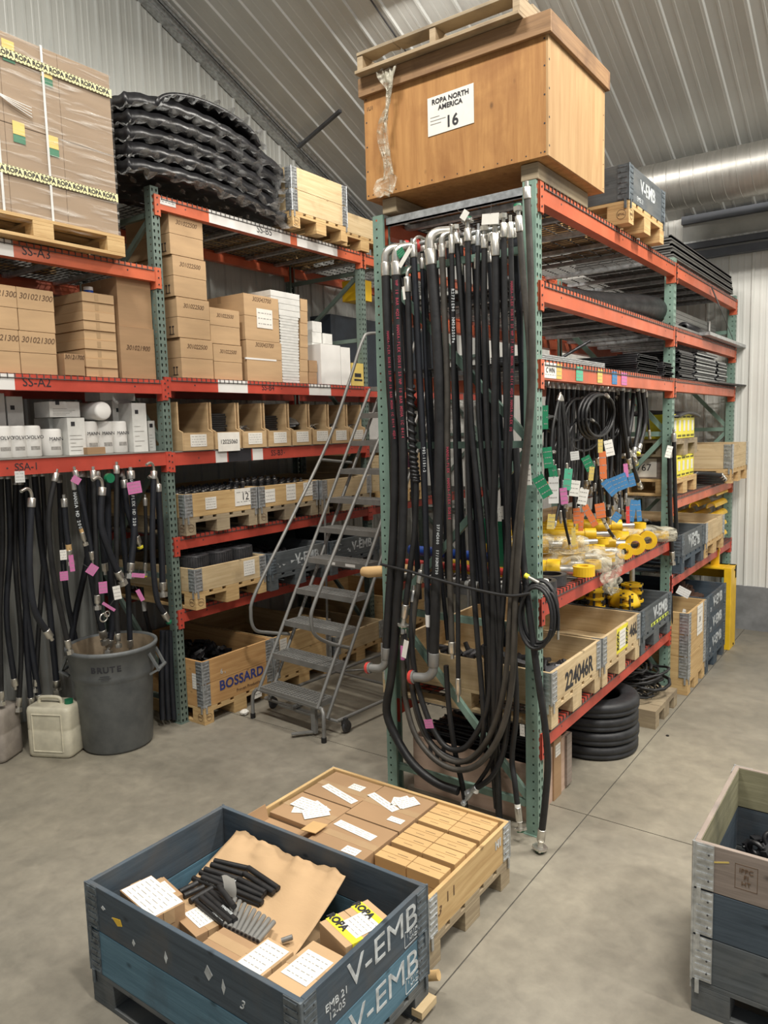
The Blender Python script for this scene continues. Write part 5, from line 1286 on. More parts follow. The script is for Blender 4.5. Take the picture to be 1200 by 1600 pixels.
t = hose('hose with black spiral guard in its middle and a flange at its foot', sp, .0185, 'hook', 'flange', topdir=(.2, .6, 0), botcap='cap_green', fl=.085)
mb = MB(); PP = smooth_path(W([(642, 604), (645, 700), (650, 752)]), 44); pts = []
for i, p in enumerate(PP): th = i * 1.15; pts.append(p - t.location + V((math.cos(th), math.sin(th), 0)) * .021)
mb.tube(pts, .0105, 6); mb.build('spiral_guard', 'black', t)
hose('slim hose hooked over the bar, hand-lettered low down, beside the spiral one', W([(647, 402, .02), (652, 500, .02), (657, 600, .02), (662, 700), (665, 800), (667, 900), (669, 960), (672, 1040, .03)]), .0175, 'hook', None, 'rubber_blue', topdir=(.3, 1, 0), fl=.07, mark=('902-1151-2', .44, .021, 'paint_white'), lab=[(.84, 'white', .075)])
hose('thickest black hose with big silver elbow at the top and red cap below', W([(674, 414, -.01), (681, 500, -.01), (686, 600, -.01), (687, 700, -.01), (685, 800, -.01), (682, 900, -.01), (678, 1020, -.01)]), .0315, 'elbow', 'elbow', topdir=(.7, .75, 0), botdir=(-1, -.1, 0), botcap='cap_red', fl=.085, mark=('2774C600  17/SONST30', .70, .021, 'paint_white'))
hose('brown-tinged red-lettered hose with an elbow and red cap at its top', W([(691, 402), (695, 500), (699, 600), (699, 700), (702, 800), (703, 900), (706, 1003)]), .0185, 'elbow', 'crimp', 'rubber_brown', topdir=(.7, .75, 0), cap='cap_red', fl=.07, mark=('HANSA-FLEX  HANSA-FLEX SOB1E', .5, .021, 'paint_pink'), lab=[(.975, 'tag_yellow', .04)])
hose('thin white-lettered hose with a bright ferrule, right of the brown one', W([(706, 396), (708, 500), (709, 600), (712, 700), (715, 850), (716, 1060)]), .0145, 'crimp', 'crimp', fl=.10, mark=('R2771E90  NM302059e', .12, .022, 'paint_white'), lab=[(.97, 'white', .08)])
hose('black hose leaning right behind the others, with a hex nut at its top', W([(714, 381, .03), (723, 500, .03), (729, 600, .03), (731, 700, .02), (737, 870, .02), (745, 985), (752, 1068), (756, 1130), (752, 1170, .03)]), .0165, 'nut', None, fl=.06)
hose('hose with wide flange nut and green cap near the middle of the bar', W([(731, 377, -.02), (733, 500, -.02), (735, 640, -.02), (743, 730, -.02), (753, 830, -.02), (760, 930, -.02), (766, 1040), (760, 1110), (735, 1160), (712, 1172), (690, 1160), (668, 1120), (650, 1060), (643, 1000), (645, 940, .03)]), .0175, 'flange', 'crimp', cap='cap_green', fl=.07)
hose('slim hose with narrow ferrule beside the wide flanged one', W([(747, 384), (746, 500), (747, 640), (757, 760), (767, 880), (776, 980), (782, 1080), (779, 1150, .02), (765, 1195, .03), (740, 1233)]), .0125, 'crimp', 'nut', fl=.08, crimpmat='galv')
hose('hose with ribbed silver nut just left of the white-tagged one', W([(757, 388, -.01), (757, 500, -.01), (760, 640, -.01), (767, 760, -.01), (776, 880), (782, 1000), (778, 1090), (765, 1150), (735, 1188), (700, 1182), (672, 1158), (652, 1110), (640, 1050), (632, 990, .02)]), .0165, 'nut', None, fl=.07)
hose('thick hose with a long stamped ferrule under a white paper tag', W([(774, 400, -.02), (775, 500, -.02), (773, 640, -.02), (774, 720, -.02), (770, 850), (771, 1000), (773, 1100), (776, 1180, .04), (780, 1278, .10)]), .021, 'nut', None, 'rubber', fl=.12)
hose('hose with bright ferrule and nut, third from the near rack post', W([(787, 371), (789, 500), (791, 640), (793, 800), (800, 960), (807, 1100), (800, 1180, .03), (804, 1220, .0), (809, 1262, -.02)]), .0165, 'nut', 'flange', botcap='cap_green', fl=.075, lab=[(.955, 'paper', .10)])
hose('red-lettered hose with a grey ferrule, second from the near rack post', W([(798, 372, -.02), (800, 500, -.02), (799, 640, -.02), (796, 720, -.02), (794, 820), (786, 950), (776, 1080), (768, 1130, .03)]), .0145, 'crimp', None, fl=.08, mark=('HANSA-FLEX SOB1E 25 WP 17 BAR MSHA IC 84/4 4Q24 HANSA-FLEX SG', .10, .018, 'paint_pink'))
hose('worn brown hose with green cap that swings in a wide loop near the floor', W([(812, 362, -.04), (819, 450, -.04), (828, 560, -.04), (826, 650, -.04), (815, 760, -.04), (804, 860, -.04), (797, 960, -.04), (792, 1040, -.04), (780, 1110, -.03), (757, 1163, -.03), (725, 1190, -.02), (692, 1182, -.02), (664, 1148), (648, 1100), (643, 1040), (647, 960, .02), (655, 910, .03)]), .0165, 'nut', 'crimp', 'rubber_brown', cap='cap_green', fl=.08)
hose('worn brown hose reaching up to the top of the near post', W([(824, 311, -.06), (829, 420, -.06), (832, 540, -.06), (831, 620, -.06), (822, 720, -.06), (812, 830, -.06), (806, 930, -.06), (803, 1020, -.06), (797, 1090, -.05), (780, 1150, -.05), (750, 1192, -.05), (716, 1203, -.04), (680, 1187, -.04), (650, 1150, -.02), (636, 1105), (631, 1060), (630, 990, .02)]), .0175, 'crimp', 'crimp', 'rubber_brown', fl=.06, lab=[(.955, 'tag_pink', .09)])
hose('black hose running down to a grey connector just above the floor', W([(697, 1040, .03), (702, 1110, .03), (712, 1180, .03), (722, 1225, .03), (728, 1262, .03)]), .0165, None, 'nut', fl=.04)
hose('black hose looping from the low connector up behind the others', W([(745, 1231, .0), (768, 1214, .0), (785, 1180, .02), (794, 1120, .02), (797, 1050, .03)]), .0165, 'nut', None, fl=.05, crimpmat='galv', lab=[(.02, 'paper', .03)])
hose('black hose outside the near post, ending in a green-capped flange on the floor', W([(806, 700, .0), (812, 800, .02), (818, 880, .02), (828, 960, -.03), (838, 1040, -.05), (851, 1130, -.06), (856, 1190, -.06), (852, 1250, -.06), (847, 1296, -.06)]), .0195, None, 'flange', botcap='cap_green', fl=.07)
hose('straight black hose standing behind the low loops, left of the near post', W([(760, 1010, .04), (763, 1100, .04), (770, 1190, .05), (776, 1262, .10)]), .0175, None, None)
# second row behind; most hoses added as dark fill for the shaded interior
GB_ = 'black hoses hanging behind the front row'
for i, (a, b2, c) in enumerate([((660, 420), (672, 700), (700, 1000)), ((745, 420), (752, 700), (790, 1010)), ((765, 410), (780, 700), (800, 900)), ((720, 430), (740, 760), (762, 1040))] + [((u_, 400 - (u_ - 620) * .15), (u_ + 12, 640), (u_ + 22 + (u_ % 7), 860 + (u_ * 7) % 90)) for u_ in (628, 645, 661, 679, 702, 719, 741, 752, 768, 783, 806)]):
    hose('black hose in the second row, mostly added to darken the shaded gaps', W([(*a, .06 if i < 4 else .16), (*b2, .06 if i < 4 else .19), (*c, .06 if i < 4 else .17)]), .014 if i < 4 else .019, 'crimp', None, 'rubber_blue', group=GB_, fl=.06)
# slim line strapped across
hose('thin black line strapped across the hanging hoses from post to post', W([(596, 882, -.01), (640, 893, -.05), (700, 910, -.07), (760, 925, -.08), (800, 931, -.08), (828, 927, -.07)]), .009, None, None, name='hydraulic_line', n=8)
t = thing('coiled_hose', 'coil of thin black hose with a yellow cap hung on the near post', 'hose', at(841, 955, y=-.10)); c0 = t.location.copy()
mb = MB(); rr = random.Random(5); pts = []
for k in range(0, 6 * 24):
    th = k / 24 * 2 * math.pi; j = k / 24
    pts.append(V(((.098 + .006 * math.sin(j * 2.1)) * math.cos(th), -.014 * j + .035 + .01 * math.sin(th), (.165 + .008 * math.sin(j * 1.7)) * math.sin(th) - .006 * j)))
mb.tube(pts, .0095, 8); mb.build('coil', 'rubber', t)
mb = MB(); e = at(872, 985, y=-.10) - c0; s_ = at(866, 935, y=-.10) - c0; mb.tube(smooth_path([s_ + V((-.02, 0, .03)), s_, (s_ + e) / 2 + V((.012, 0, 0)), e], 4), .0085, 8); mb.build('loose_end', 'rubber', t)
mb = MB(); mb.cyl(e, e - ZA * .05, .007, n=10); mb.build('fitting', 'zinc', t)
e2 = at(826, 902, y=-.10) - c0; mb = MB(); mb.cyl(e2, e2 + V((.06, 0, -.025)), .010, n=10); mb.build('fitting', 'zinc', t); mb = MB(); mb.cyl(e2, e2 + V((-.022, 0, .01)), .014, n=12); mb.build('protective_cap', 'yellow_bright', t)
t = thing('wadded_tape', 'wad of clear tape on the shelf edge beside the hose coil', 'tape', at(851, 912, x=.03)); mb = MB(); rr = random.Random(1); mb.lathe([(0, -.03), (.03, -.02), (.035, .0), (.02, .025), (0, .03)], n=8, smooth=False); mb.v = [(x * rr.uniform(.7, 1.3), y * rr.uniform(.7, 1.3), z) for x, y, z in mb.v]; mb.build('wad', 'paper', t)
# cardboard tube at the left post
p = at(567, 893, y=-.03); q = at(606, 893, y=.04); t = thing('cardboard_tube', 'beige cardboard tube sticking out beside the left post of the centre rack', 'tube', p); mb = MB(); mb.tube([V((0, 0, 0)), V((.04, 0, 0)), q - p + V((.25, .3, 0))], [.030, .036, .036], 18); mb.build('tube_body', 'cardboard_gold', t)
mb = MB(); mb.lathe([(.032, -.001), (.022, -.001), (.018, .004)], n=16, axis=(q - p), smooth=False); mb.build('tube_end', 'ink_brown', t)
# bar the hoses hang from, silver channel above, tags
mb = MB(); a = at(612, 385, y=-.02)
mb.tube([(-.985, .0, a.z - .01), (-.08, .0, a.z - .01)], .014, 12); o = mb.build('hanging_bar', 'galv'); tag(o, 'grey bar across the rack end on which the hoses hang', 'bar')
mb = MB(); mb.box(-.99, -.02, .03, .055, 3.60, 3.645); mb.box(-.99, -.02, .03, .075, 3.60, 3.604); tag(mb.build('steel_channel', 'galv'), 'bright steel channel across the top of the rack end', 'channel')
def tagsheet(label, u, v, w, h, mat, rot=0, y=-.14, x=None, bend=.0, group=None, rows=3, name='hanging_tag', yaw=0):
    c = at(u, v, y=y) if x is None else at(u, v, x=x)
    t = thing(name, label, 'tag', c, 0, group); a = V((math.cos(rot), 0, math.sin(rot))); b = V((-math.sin(rot), 0, math.cos(rot)))
    if x is not None:
        w, h = w * 1.05, h * 1.05; yaw = .70; a = V((math.cos(rot), 0, math.sin(rot))); b = V((-math.sin(rot), 0, math.cos(rot)))
        if x < -1: yaw = 1.15
    if yaw: R_ = Matrix.Rotation(yaw, 3, 'Z'); a = R_ @ a; b = R_ @ b
    sheet(t, (0, 0, 0), a, b, w, h, mat, 'tag_sheet', rows); mb = MB(); n_ = a.cross(b)
    mb.tube([b * h * .46 + n_ * .002, b * (h * .5 + .05) + n_ * .0], .0012, 4); mb.build('wire_tie', 'wire', t); return t
tagsheet('white paper tag wrapped over the ferrules near the near post', 766, 342, .10, .055, 'paper', -.1, rows=0)
tagsheet('small curled white tag over the green-capped flange', 726, 336, .05, .04, 'paper', .9, rows=0)
tagsheet('long white tag slanting beside the second elbow', 633, 402, .028, .125, 'paper', -.7, rows=0)
tagsheet('narrow white tag hanging under the slanting one', 631, 458, .016, .075, 'paper', .12, rows=0)
tagsheet('small green tag behind the slanting white one', 626, 395, .05, .05, 'tag_green', .5, y=-.10)
tagsheet('pink tag hanging low among the hose loops', 670, 1131, .062, .055, 'tag_pink', .25, y=-.12)
tagsheet('white tag hanging below the flange of the spiral-guarded hose', 633, 1014, .035, .115, 'paper', -.22, y=-.12, rows=0)
tagsheet('pink and white tag high between the left hoses', 636, 718, .03, .10, 'tag_pink', .1, y=-.03)
tagsheet('white lettered tag hanging at the left edge of the near post', 824, 742, .045, .11, 'paper', .06, y=-.12)
tagsheet('small white lettered tag among the middle hoses', 783, 801, .03, .075, 'paper', .02, y=-.03)
tagsheet('white numbered tag on the foot of the near post', 816, 1141, .030, .07, 'paper', .03, y=-.01)
# ---- hoses under shelf A1 of the left rack
YL = LX + .05
def WL(L_, x=YL): return [at(u, v, x=x + (d[0] if d else 0)) for u, v, *d in L_]
LH = 'black hoses under the A1 shelf'
HL = [ # path, radius, label
 ([(2, 748), (4, 850), (0, 960), (2, 1080)], 'black hose at the very left edge under the A1 shelf'),
 ([(12, 748), (16, 850), (10, 960), (22, 1060)], 'black hose beside the leftmost one, ending in a silver nut'),
 ([(31, 757), (34, 860), (42, 960), (60, 1085)], 'long black hose under the paper tag, swinging right'),
 ([(24, 757), (24, 880), (33, 1000), (30, 1090)], 'black hose hanging straight left of the bent-pipe hose'),
 ([(49, 792), (46, 880), (53, 950), (72, 985)], 'hose with bent silver pipe on top, swinging to a silver end'),
 ([(54, 744), (62, 830), (75, 930), (88, 1063)], 'long hose ending in a brass coloured nut above the jug'),
 ([(85, 752), (76, 810), (84, 900), (105, 1000)], 'hose leaving the shelf leftward then swinging to the can'),
 ([(93, 754), (97, 850), (104, 930), (120, 1010)], 'hose hanging behind the double silver pipes'),
 ([(101, 792), (104, 830), (108, 860)], 'short hose with beige sleeve in the third cluster'),
 ([(116, 765), (122, 810), (128, 832)], 'short white-lettered hose ending in a beige ferrule'),
 ([(120, 748), (132, 800), (143, 862)], 'hose ending in a small silver pipe above a pink tag'),
 ([(140, 746), (140, 850), (118, 960), (110, 1010)], 'hose curving left behind the trash can rim'),
 ([(146, 748), (150, 850), (152, 930)], 'straight hose in the middle of the cluster'),
 ([(152, 744), (158, 820), (163, 880)], 'straight hose beside the green knob'),
 ([(159, 774), (158, 820), (170, 860), (184, 893)], 'thick hose with silver neck swinging right to the white tag'),
 ([(182, 740), (182, 850), (182, 940), (184, 990)], 'long straight hose reaching behind the trash can'),
 ([(195, 762), (200, 800), (213, 838)], 'hose with yellow cap label swinging right to a silver nut'),
 ([(205, 748), (210, 820), (205, 880)], 'hose with white letters under the big pink tag'),
 ([(227, 790), (228, 830), (227, 880)], 'hose with slim silver neck ending at a yellow ring'),
 ([(240, 748), (238, 850), (244, 930), (256, 958)], 'thick hose swinging to a green-capped pipe beside the post'),
 ([(247, 768), (252, 850), (254, 910)], 'hose with curved white pipe close to the rack post'),
 ([(222, 900), (226, 950), (240, 1010)], 'greyish hose with a printed sleeve leaning to the post'),
 ([(190, 745), (192, 830), (200, 920), (203, 1000)], 'dim hose hanging behind the silver nuts'),
 ([(168, 745), (170, 850), (176, 960), (172, 1000)], 'dim hose hanging behind the green knob'),
 ([(66, 744), (70, 840), (62, 960), (56, 1060)], 'dim hose hanging behind the long swinging ones'),
 ([(40, 748), (44, 850), (40, 980), (48, 1090)], 'dim hose near the floor behind the jugs'),
 ([(128, 745), (134, 840), (150, 940), (160, 985)], 'dim hose crossing behind the pink tags'),
]
for i, (pl, lb) in enumerate(HL):
    dx = (.0, -.05, .02, -.09, .05)[i % 5] if 'dim' not in lb else -.16
    if pl[-1][1] > 1000: dx = -.62
    r = .0185 + .003 * (i % 3) - (.005 if i in (8, 9, 10, 18) else 0)
    tp_ = 'hook' if i in (4, 14, 19, 20) else 'crimp'; bt = ('nut', 'crimp', 'nut')[i % 3]
    hose(lb, WL([(u, v, dx) for u, v in pl]), r, tp_, bt, 'rubber_blue' if i % 3 else 'rubber', None, topdir=(.3, -.8, 0) if tp_ == 'hook' else None, botcap={19: 'cap_green', 16: 'yellow_bright', 18: 'yellow_bright'}.get(i), fl=.06, n=10, mark={9: ('HANSA HD 200', .1, .03, 'paint_white'), 17: ('HANSA-FLEX HD 220', .05, .03, 'paint_white')}.get(i), lab=[(.8, 'cardboard_gold', .07)] if i in (8, 9) else ([(.45, 'paper', .09)] if i == 21 else None))
for k in range(3): hose('bundle of long blue-black tubes standing beside the rack foot, %s' % ('left one', 'middle one', 'right one')[k], WL([(254 + k * 6, 985, -.12), (252 + k * 8, 1060, -.12), (254 + k * 9, 1124, -.12)]), .022, None, None, 'rubber_blue', group='tubes beside the rack foot')
for (u, v, w, h, m_, r_, lb) in ((119, 750, .055, .045, 'tag_pink', -.6, 'tilted pink tag high among the left hoses'), (210, 762, .095, .085, 'tag_pink', .12, 'large pink tag near the rack post under the A1 shelf'), (31, 745, .055, .07, 'sack', 0, 'grey paper tag at the left under the A1 shelf'), (99, 867, .04, .065, 'paper', .0, 'small white printed tag in the third cluster of hoses'),
        (183, 926, .05, .095, 'paper', .1, 'white tag below the silver end of the thick hose'), (144, 890, .07, .06, 'tag_pink', .9, 'folded pink tag left of the bent pipe'), (161, 918, .055, .08, 'tag_pink', .0, 'pink tag under the bent pipe'), (216, 899, .09, .03, 'tag_pink', -.2, 'flat pink tag beside the yellow ring'),
        (219, 930, .03, .09, 'tag_pink', .4, 'narrow pink tag beside the lowest silver nut'), (170, 948, .10, .02, 'tag_pink', -.7, 'pink strip hanging below the pink tags'), (112, 880, .03, .11, 'tag_pink', .05, 'dim pink strip beside the white printed tag'), (100, 900, .05, .06, 'tag_pink', .0, 'dim purple pink tag below the white printed tag')):
    tagsheet(lb, u, v, w, h, m_, r_, x=YL + .10)
mb = MB(); mb.ring((0, 0, 0), .03, .006, axis=XA, n=14, m=6); mb.ring((0, .03, .02), .02, .005, axis=XA, n=12, m=6); tag(mb.build('metal_ring', 'zinc', None, at(162, 965, x=YL + .05)), 'pair of small silver rings under the pink strip', 'ring')
mb = MB(); mb.cyl((0, 0, 0), (.03, 0, 0), .035, n=18); tag(mb.build('green_knob', 'cap_green', None, at(169, 747, x=YL + .02)), 'dark green round cap high among the hoses', 'cap')
# ================================================================ centre rack contents
XR = -.045
def WR(L_, x=XR): return [at(u, v, x=x + (d[0] if d else 0)) for u, v, *d in L_]
def loop(label, u, v, ru, rv, r, x=XR, turns=2, group=None, tilt=.25):
    c = at(u, v, x=x); e = at(u + ru, v, x=x); f = at(u, v - rv, x=x); t = thing('coiled_hose', label, 'hose', c, 0, group); a = (e - c); b = (f - c); mb = MB(); pts = []
    for k in range(int(turns * 22) + 1):
        th = k / 22 * 2 * math.pi + 1.2; j = k / 22; pts.append(a * math.cos(th) * (1 - .05 * j) + b * math.sin(th) * (1 - .04 * j) + XA * (.02 * j - .02 + tilt * .05 * math.sin(th)))
    mb.tube(pts, r, 8); mb.build('coil', 'rubber', t); mb = MB(); d = (pts[-1] - pts[-2]).normalized(); mb.cyl(pts[-1], pts[-1] + d * .05, r * 1.15, n=8); mb.build('fitting', 'zinc', t); mb = MB(); d = (pts[0] - pts[1]).normalized(); mb.cyl(pts[0], pts[0] + d * .05, r * 1.15, n=8); mb.build('fitting', 'zinc', t); return t
loop('large coil of black hose hanging in front under the sticker beam', 931, 650, 23, 36, .011, turns=3)
loop('coil of black hose left of the large coil', 895, 656, 20, 36, .010, x=XR - .08, turns=3)
loop('coil of black hose half hidden right of the large coil', 955, 654, 14, 34, .010, x=XR - .1)
loop('small lower coil of black hose below the large coils', 912, 680, 24, 26, .009, x=XR - .06)
loop('black hose coil close to the near post', 858, 680, 16, 30, .011, x=XR - .02, turns=1.6)
loop('round coil of black hose against the post, low', 851, 690, 14, 20, .010, x=XR - .10, turns=1.6)
HR = 'black hoses hanging under the sticker beam'
bk = 'black hose in the thick bunch hanging from the beam near the front post'
for i in range(9):
    u = 866 + i * 3.1; hose(bk, WR([(872 + i * .8, 626, -.03 * (i % 3)), (u - 3, 670, -.03 * (i % 3)), (u - 6 + i, 712 + (i * 7) % 30, -.03 * (i % 3))]), .010, 'crimp', 'crimp', group=HR + ' near the front post', fl=.035, n=8, sub=4)
hose('long thin black hose pair hanging down onto the yellow rods, left', WR([(877, 700), (876, 770), (868, 815)]), .008, None, 'crimp', fl=.03, n=8); hose('long white-lettered black hose hanging down to the yellow rods', WR([(883, 700), (879, 790), (890, 850)]), .009, None, 'crimp', fl=.03, n=8, mark=('HANSA HD 208', .3, .018, 'paint_white'))
for i, (a, b2, c, s) in enumerate((((972, 610), (974, 660), (982, 716), 0), ((980, 612), (980, 670), (990, 712), 1), ((996, 610), (1000, 650), (992, 700), 0), ((990, 614), (986, 660), (978, 700), 1), ((1004, 612), (1008, 660), (1000, 695), 0), ((1010, 620), (1012, 650), (1014, 672), 0), ((968, 616), (972, 680), (978, 722), 1), ((985, 712), (991, 735), (997, 752), 0))):
    hose(('black hose in the bunch hanging near the middle post, %s' % ('leftmost', 'second from the left', 'in the middle front', 'in the middle behind', 'second from the right', 'rightmost and shortest', 'leftmost behind', 'lowest with a wide silver end')[i]), WR([(*a, -.05 * s), (*b2, -.05 * s), (*c, -.05 * s)]), .0165 if i != 5 else .009, 'crimp', 'nut', fl=.045, n=10, botcap='yellow_bright' if i in (1, 4) else None)
rr = random.Random(31)
for i in range(84):
    u = 857 + (i * 41) % 125; v0 = 606 + (u - 860) * .06; ln = 100 + (i * 37) % 105; d = -.06 - .10 * ((i * 7) % 4)
    hose('short black hose in the crowded second row under the sticker beam', WR([(u, v0, d), (u + rr.uniform(-4, 4), v0 + ln * .5, d), (u + rr.uniform(-7, 7), v0 + ln, d)]), rr.choice((.009, .011, .014)), 'crimp', 'crimp', group=HR + ' second row', fl=.04, n=7, sub=3)
TG = [(856, 715, .05, .11, 'tag_green', .1, 'green tag at the near post, upper'), (848, 760, .06, .12, 'tag_green', .5, 'green tag hanging lowest beside the near post'), (865, 745, .045, .12, 'tag_green', .15, 'long dark green tag just right of the near post'), (852, 652, .03, .12, 'tag_green', 0, 'dim green tag high beside the near post'), (919, 724, .055, .09, 'tag_green', .45, 'tilted green tag in the middle of the tags'),
 (887, 749, .045, .12, 'tag_mint', -.1, 'mint green tag hanging alone'), (853, 765, .03, .08, 'tag_orange', .1, 'small orange tag among the green ones'), (865, 766, .055, .14, 'sack', 0, 'grey white tag beside the green tags'), (898, 712, .05, .05, 'sack', .1, 'dim white tag behind the coils'),
 (952, 700, .055, .10, 'paper', .2, 'white lettered tag beside the orange tag'), (898, 763, .055, .09, 'paper', -.15, 'white lettered tag left of the middle'), (911, 776, .055, .09, 'paper', -.2, 'white lettered tag above the orange ones'), (942, 727, .045, .17, 'tag_orange', .05, 'long red orange tag in the middle'), (938, 697, .03, .08, 'tag_yellow', 0, 'yellow tag above the red orange one'),
 (966, 755, .13, .10, 'tag_blue', .35, 'large blue tag in front of the hoses'), (952, 762, .05, .11, 'tag_blue', .7, 'dark blue tag behind the large one'), (987, 750, .045, .09, 'tag_blue', .25, 'blue tag beside the lowest hose end'), (978, 735, .03, .09, 'tag_pink', .1, 'magenta tag behind the blue ones'), (881, 775, .04, .09, 'tag_pink', .1, 'red pink tag on the long thin hoses'),
 (924, 740, .03, .08, 'tag_yellow', -.1, 'pale yellow tag under the tilted green one'), (901, 806, .04, .09, 'tag_orange', .05, 'orange tag low, leftmost of three'), (908, 815, .03, .11, 'tag_orange', -.05, 'orange tag low, second from the left'), (922, 806, .04, .14, 'tag_orange', .5, 'slanting orange tag above the yellow rods'), (938, 798, .06, .09, 'tag_orange', .15, 'wide orange tag above the white hose end'),
 (988, 798, .045, .15, 'tag_blue', -.15, 'long blue tag at the right, left one of a pair'), (998, 798, .035, .15, 'tag_blue', .1, 'long blue tag at the right, right one of a pair'), (963, 808, .05, .06, 'tag_blue', -.6, 'small blue tag lying over the cylinders'), (861, 815, .04, .08, 'tag_yellow', -.1, 'pale orange tag at the left above the rods'), (896, 838, .025, .10, 'tag_yellow', 0, 'narrow yellow tag standing among the rods'), (981, 805, .025, .12, 'cap_red', .03, 'narrow red tag left of the long blue pair'), (1063, 703, .001, .001, 'paper', 0, None), (1045, 706, .045, .09, 'paper', -.25, 'white tag on the hoses at the middle post')]
for i, (u, v, w, h, m_, r_, lb) in enumerate(TG):
    if lb: tagsheet(lb, u, v, w, h, m_, r_, x=.03 + .012 * (i % 4))
# two slim hoses at the middle post
for i, (a, b2, c, d) in enumerate((((1046, 715), (1047, 800), (1050, 862), (1052, 880)), ((1053, 690), (1055, 780), (1058, 850), (1057, 878)))):
    hose('slim black hose hanging down the middle post with a bent silver foot, %s' % ('left' if i == 0 else 'right'), WR([(*a, .07), (*b2, .07), (*c, .07)]), .018 if i == 0 else .017, 'crimp', 'nut', fl=.07)
hose('thin cable hanging at the middle post below the bent fittings', WR([(1049, 905, .05), (1050, 940, .05), (1051, 985, .05)]), .006, 'crimp', None, fl=.04, n=6)
# ---- yellow cylinders on the 4th shelf
ZS = 1.40 + .006
def cylinder(label, x0, x1, y, r, z, film=True, eye=True, rz=0):
    t = thing('hydraulic_cylinder', label, 'cylinder', (.02, y, z), .42 + rz, None); mb = MB(); mb.cyl((x0, 0, r), (x1 - .16, 0, r), r, n=24); mb.cyl((x1 - .24, 0, r), (x1 - .16, 0, r), r * 1.14, n=24); mb.build('barrel', 'yellow', t)
    mb = MB(); mb.cyl((x1 - .16, 0, r), (x1 - .06, 0, r), r * .55, n=14); mb.build('rod', 'zinc', t)
    mb = MB(); R_ = r * 1.15; mb.lathe([(R_ * .45, -r * .5), (R_, -r * .5), (R_, r * .5), (R_ * .45, r * .5), (R_ * .45, -r * .5)], (x1 - .02, 0, r), 24, ZA if eye else YA, smooth=False); mb.build('rod_eye', 'yellow', t, label='ring-shaped rod eye')
    mb = MB(); mb.tube([(x0 + .1, 0, r * 2.12), (x1 - .3, 0, r * 2.12)], .008, 8); mb.box(x1 - .32, x1 - .28, -.015, .015, r * 1.9, r * 2.3); mb.build('oil_pipe', 'yellow', t)
    if film:
        def f(u, v):
            th = v * 2 * math.pi; k = 1.12 + .10 * math.sin(u * 31 + v * 12) + .05 * math.sin(v * 40 + u * 9)
            if u > .9: k *= 1 - (u - .9) * 4
            return V((x0 + .12 + (x1 - x0 - .02) * u, r * 1.35 * k * math.cos(th), r + max(-r * .98, r * 1.2 * k * math.sin(th))))
        mb = MB(); mb.grid(f, 36, 20); mb.build('plastic_bag', 'bag', t)
    return t
cylinder('yellow hydraulic cylinder with a big flat eye, nearest the front of the shelf', -.85, .03, .62, .060, ZS, film=False, rz=-.1)
cylinder('yellow cylinder in a clear bag that hangs over the shelf edge', -.88, -.02, .92, .050, ZS)
cylinder('yellow cylinder wrapped in grey film in the middle of the shelf', -.90, -.03, 1.20, .055, ZS)
cylinder('yellow cylinder with an upright eye right of the wrapped ones', -.92, .0, 1.50, .050, ZS, film=False, eye=False, rz=.05)
cylinder('yellow cylinder with black seal in its eye, second from the right', -.95, -.0, 1.74, .065, ZS, film=False, eye=False)
cylinder('yellow cylinder at the right with an upright eye', -.95, .01, 2.02, .060, ZS, film=False, eye=False, rz=-.03)
cylinder('bagged yellow cylinder at the far end of the shelf by the middle post', -.95, .01, 2.38, .055, ZS)
cylinder('bagged yellow cylinder lying on top of the others at the back', -.85, -.18, .95, .050, ZS + .13, rz=.1)
cylinder('slender yellow cylinder lying on top in the middle', -.9, -.08, 1.55, .040, ZS + .13, film=False, rz=.1)
cylinder('slender yellow cylinder on top, crossing toward the right', -.85, -.08, 1.28, .036, ZS + .12, film=False, rz=.22)
cylinder('yellow cylinder on top near the post with its eye flat', -.9, -.06, 2.05, .042, ZS + .13, film=False, rz=.12)
def bagf(u, v):
    c = at(975, 880, x=.02); 
    y = .95 + .38 * u + .03 * math.sin(v * 7); z = ZS + .06 - .24 * v * (.75 + .35 * math.sin(u * 3.1)); x = -.03 + .065 * min(1, v * 3) + .012 * math.sin(u * 17 + v * 9) + .01 * math.sin(u * 29)
    return V((x, y, z))
mb = MB(); mb.grid(bagf, 24, 16); tag(mb.build('plastic_bag', 'bag'), 'loose clear plastic bag end hanging over the red shelf beam', 'plastic bag')
for i, (y_, z_) in enumerate(((.22, 0), (.42, 0))):
    mb = MB(); mb.lathe([(.065, 0), (.095, 0), (.095, .065), (.065, .065), (.065, 0)], n=32, smooth=False); mb.mi = 1; mb.lathe([(.064, .001), (.064, .064)], n=32)
    tag(mb.build('metal_bushing', ['dark_steel', 'black'], None, (-.08 - i * .02, y_, ZS + z_)), 'thick dark metal ring on the shelf corner, %s' % ('nearer' if i == 0 else 'further'), 'ring', None)
loop('flat coil of black hose lying on the cylinders at the back', 1000, 818, 14, 6, .012, x=-.2, turns=2)
hose('black hose with white sleeve dropping onto the cylinders', WR([(944, 815, .02), (951, 828, .02), (958, 838, .02)]), .011, 'crimp', 'hook', botdir=(.2, .6, 0), fl=.03, n=8, lab=[(.1, 'paper', .07)])
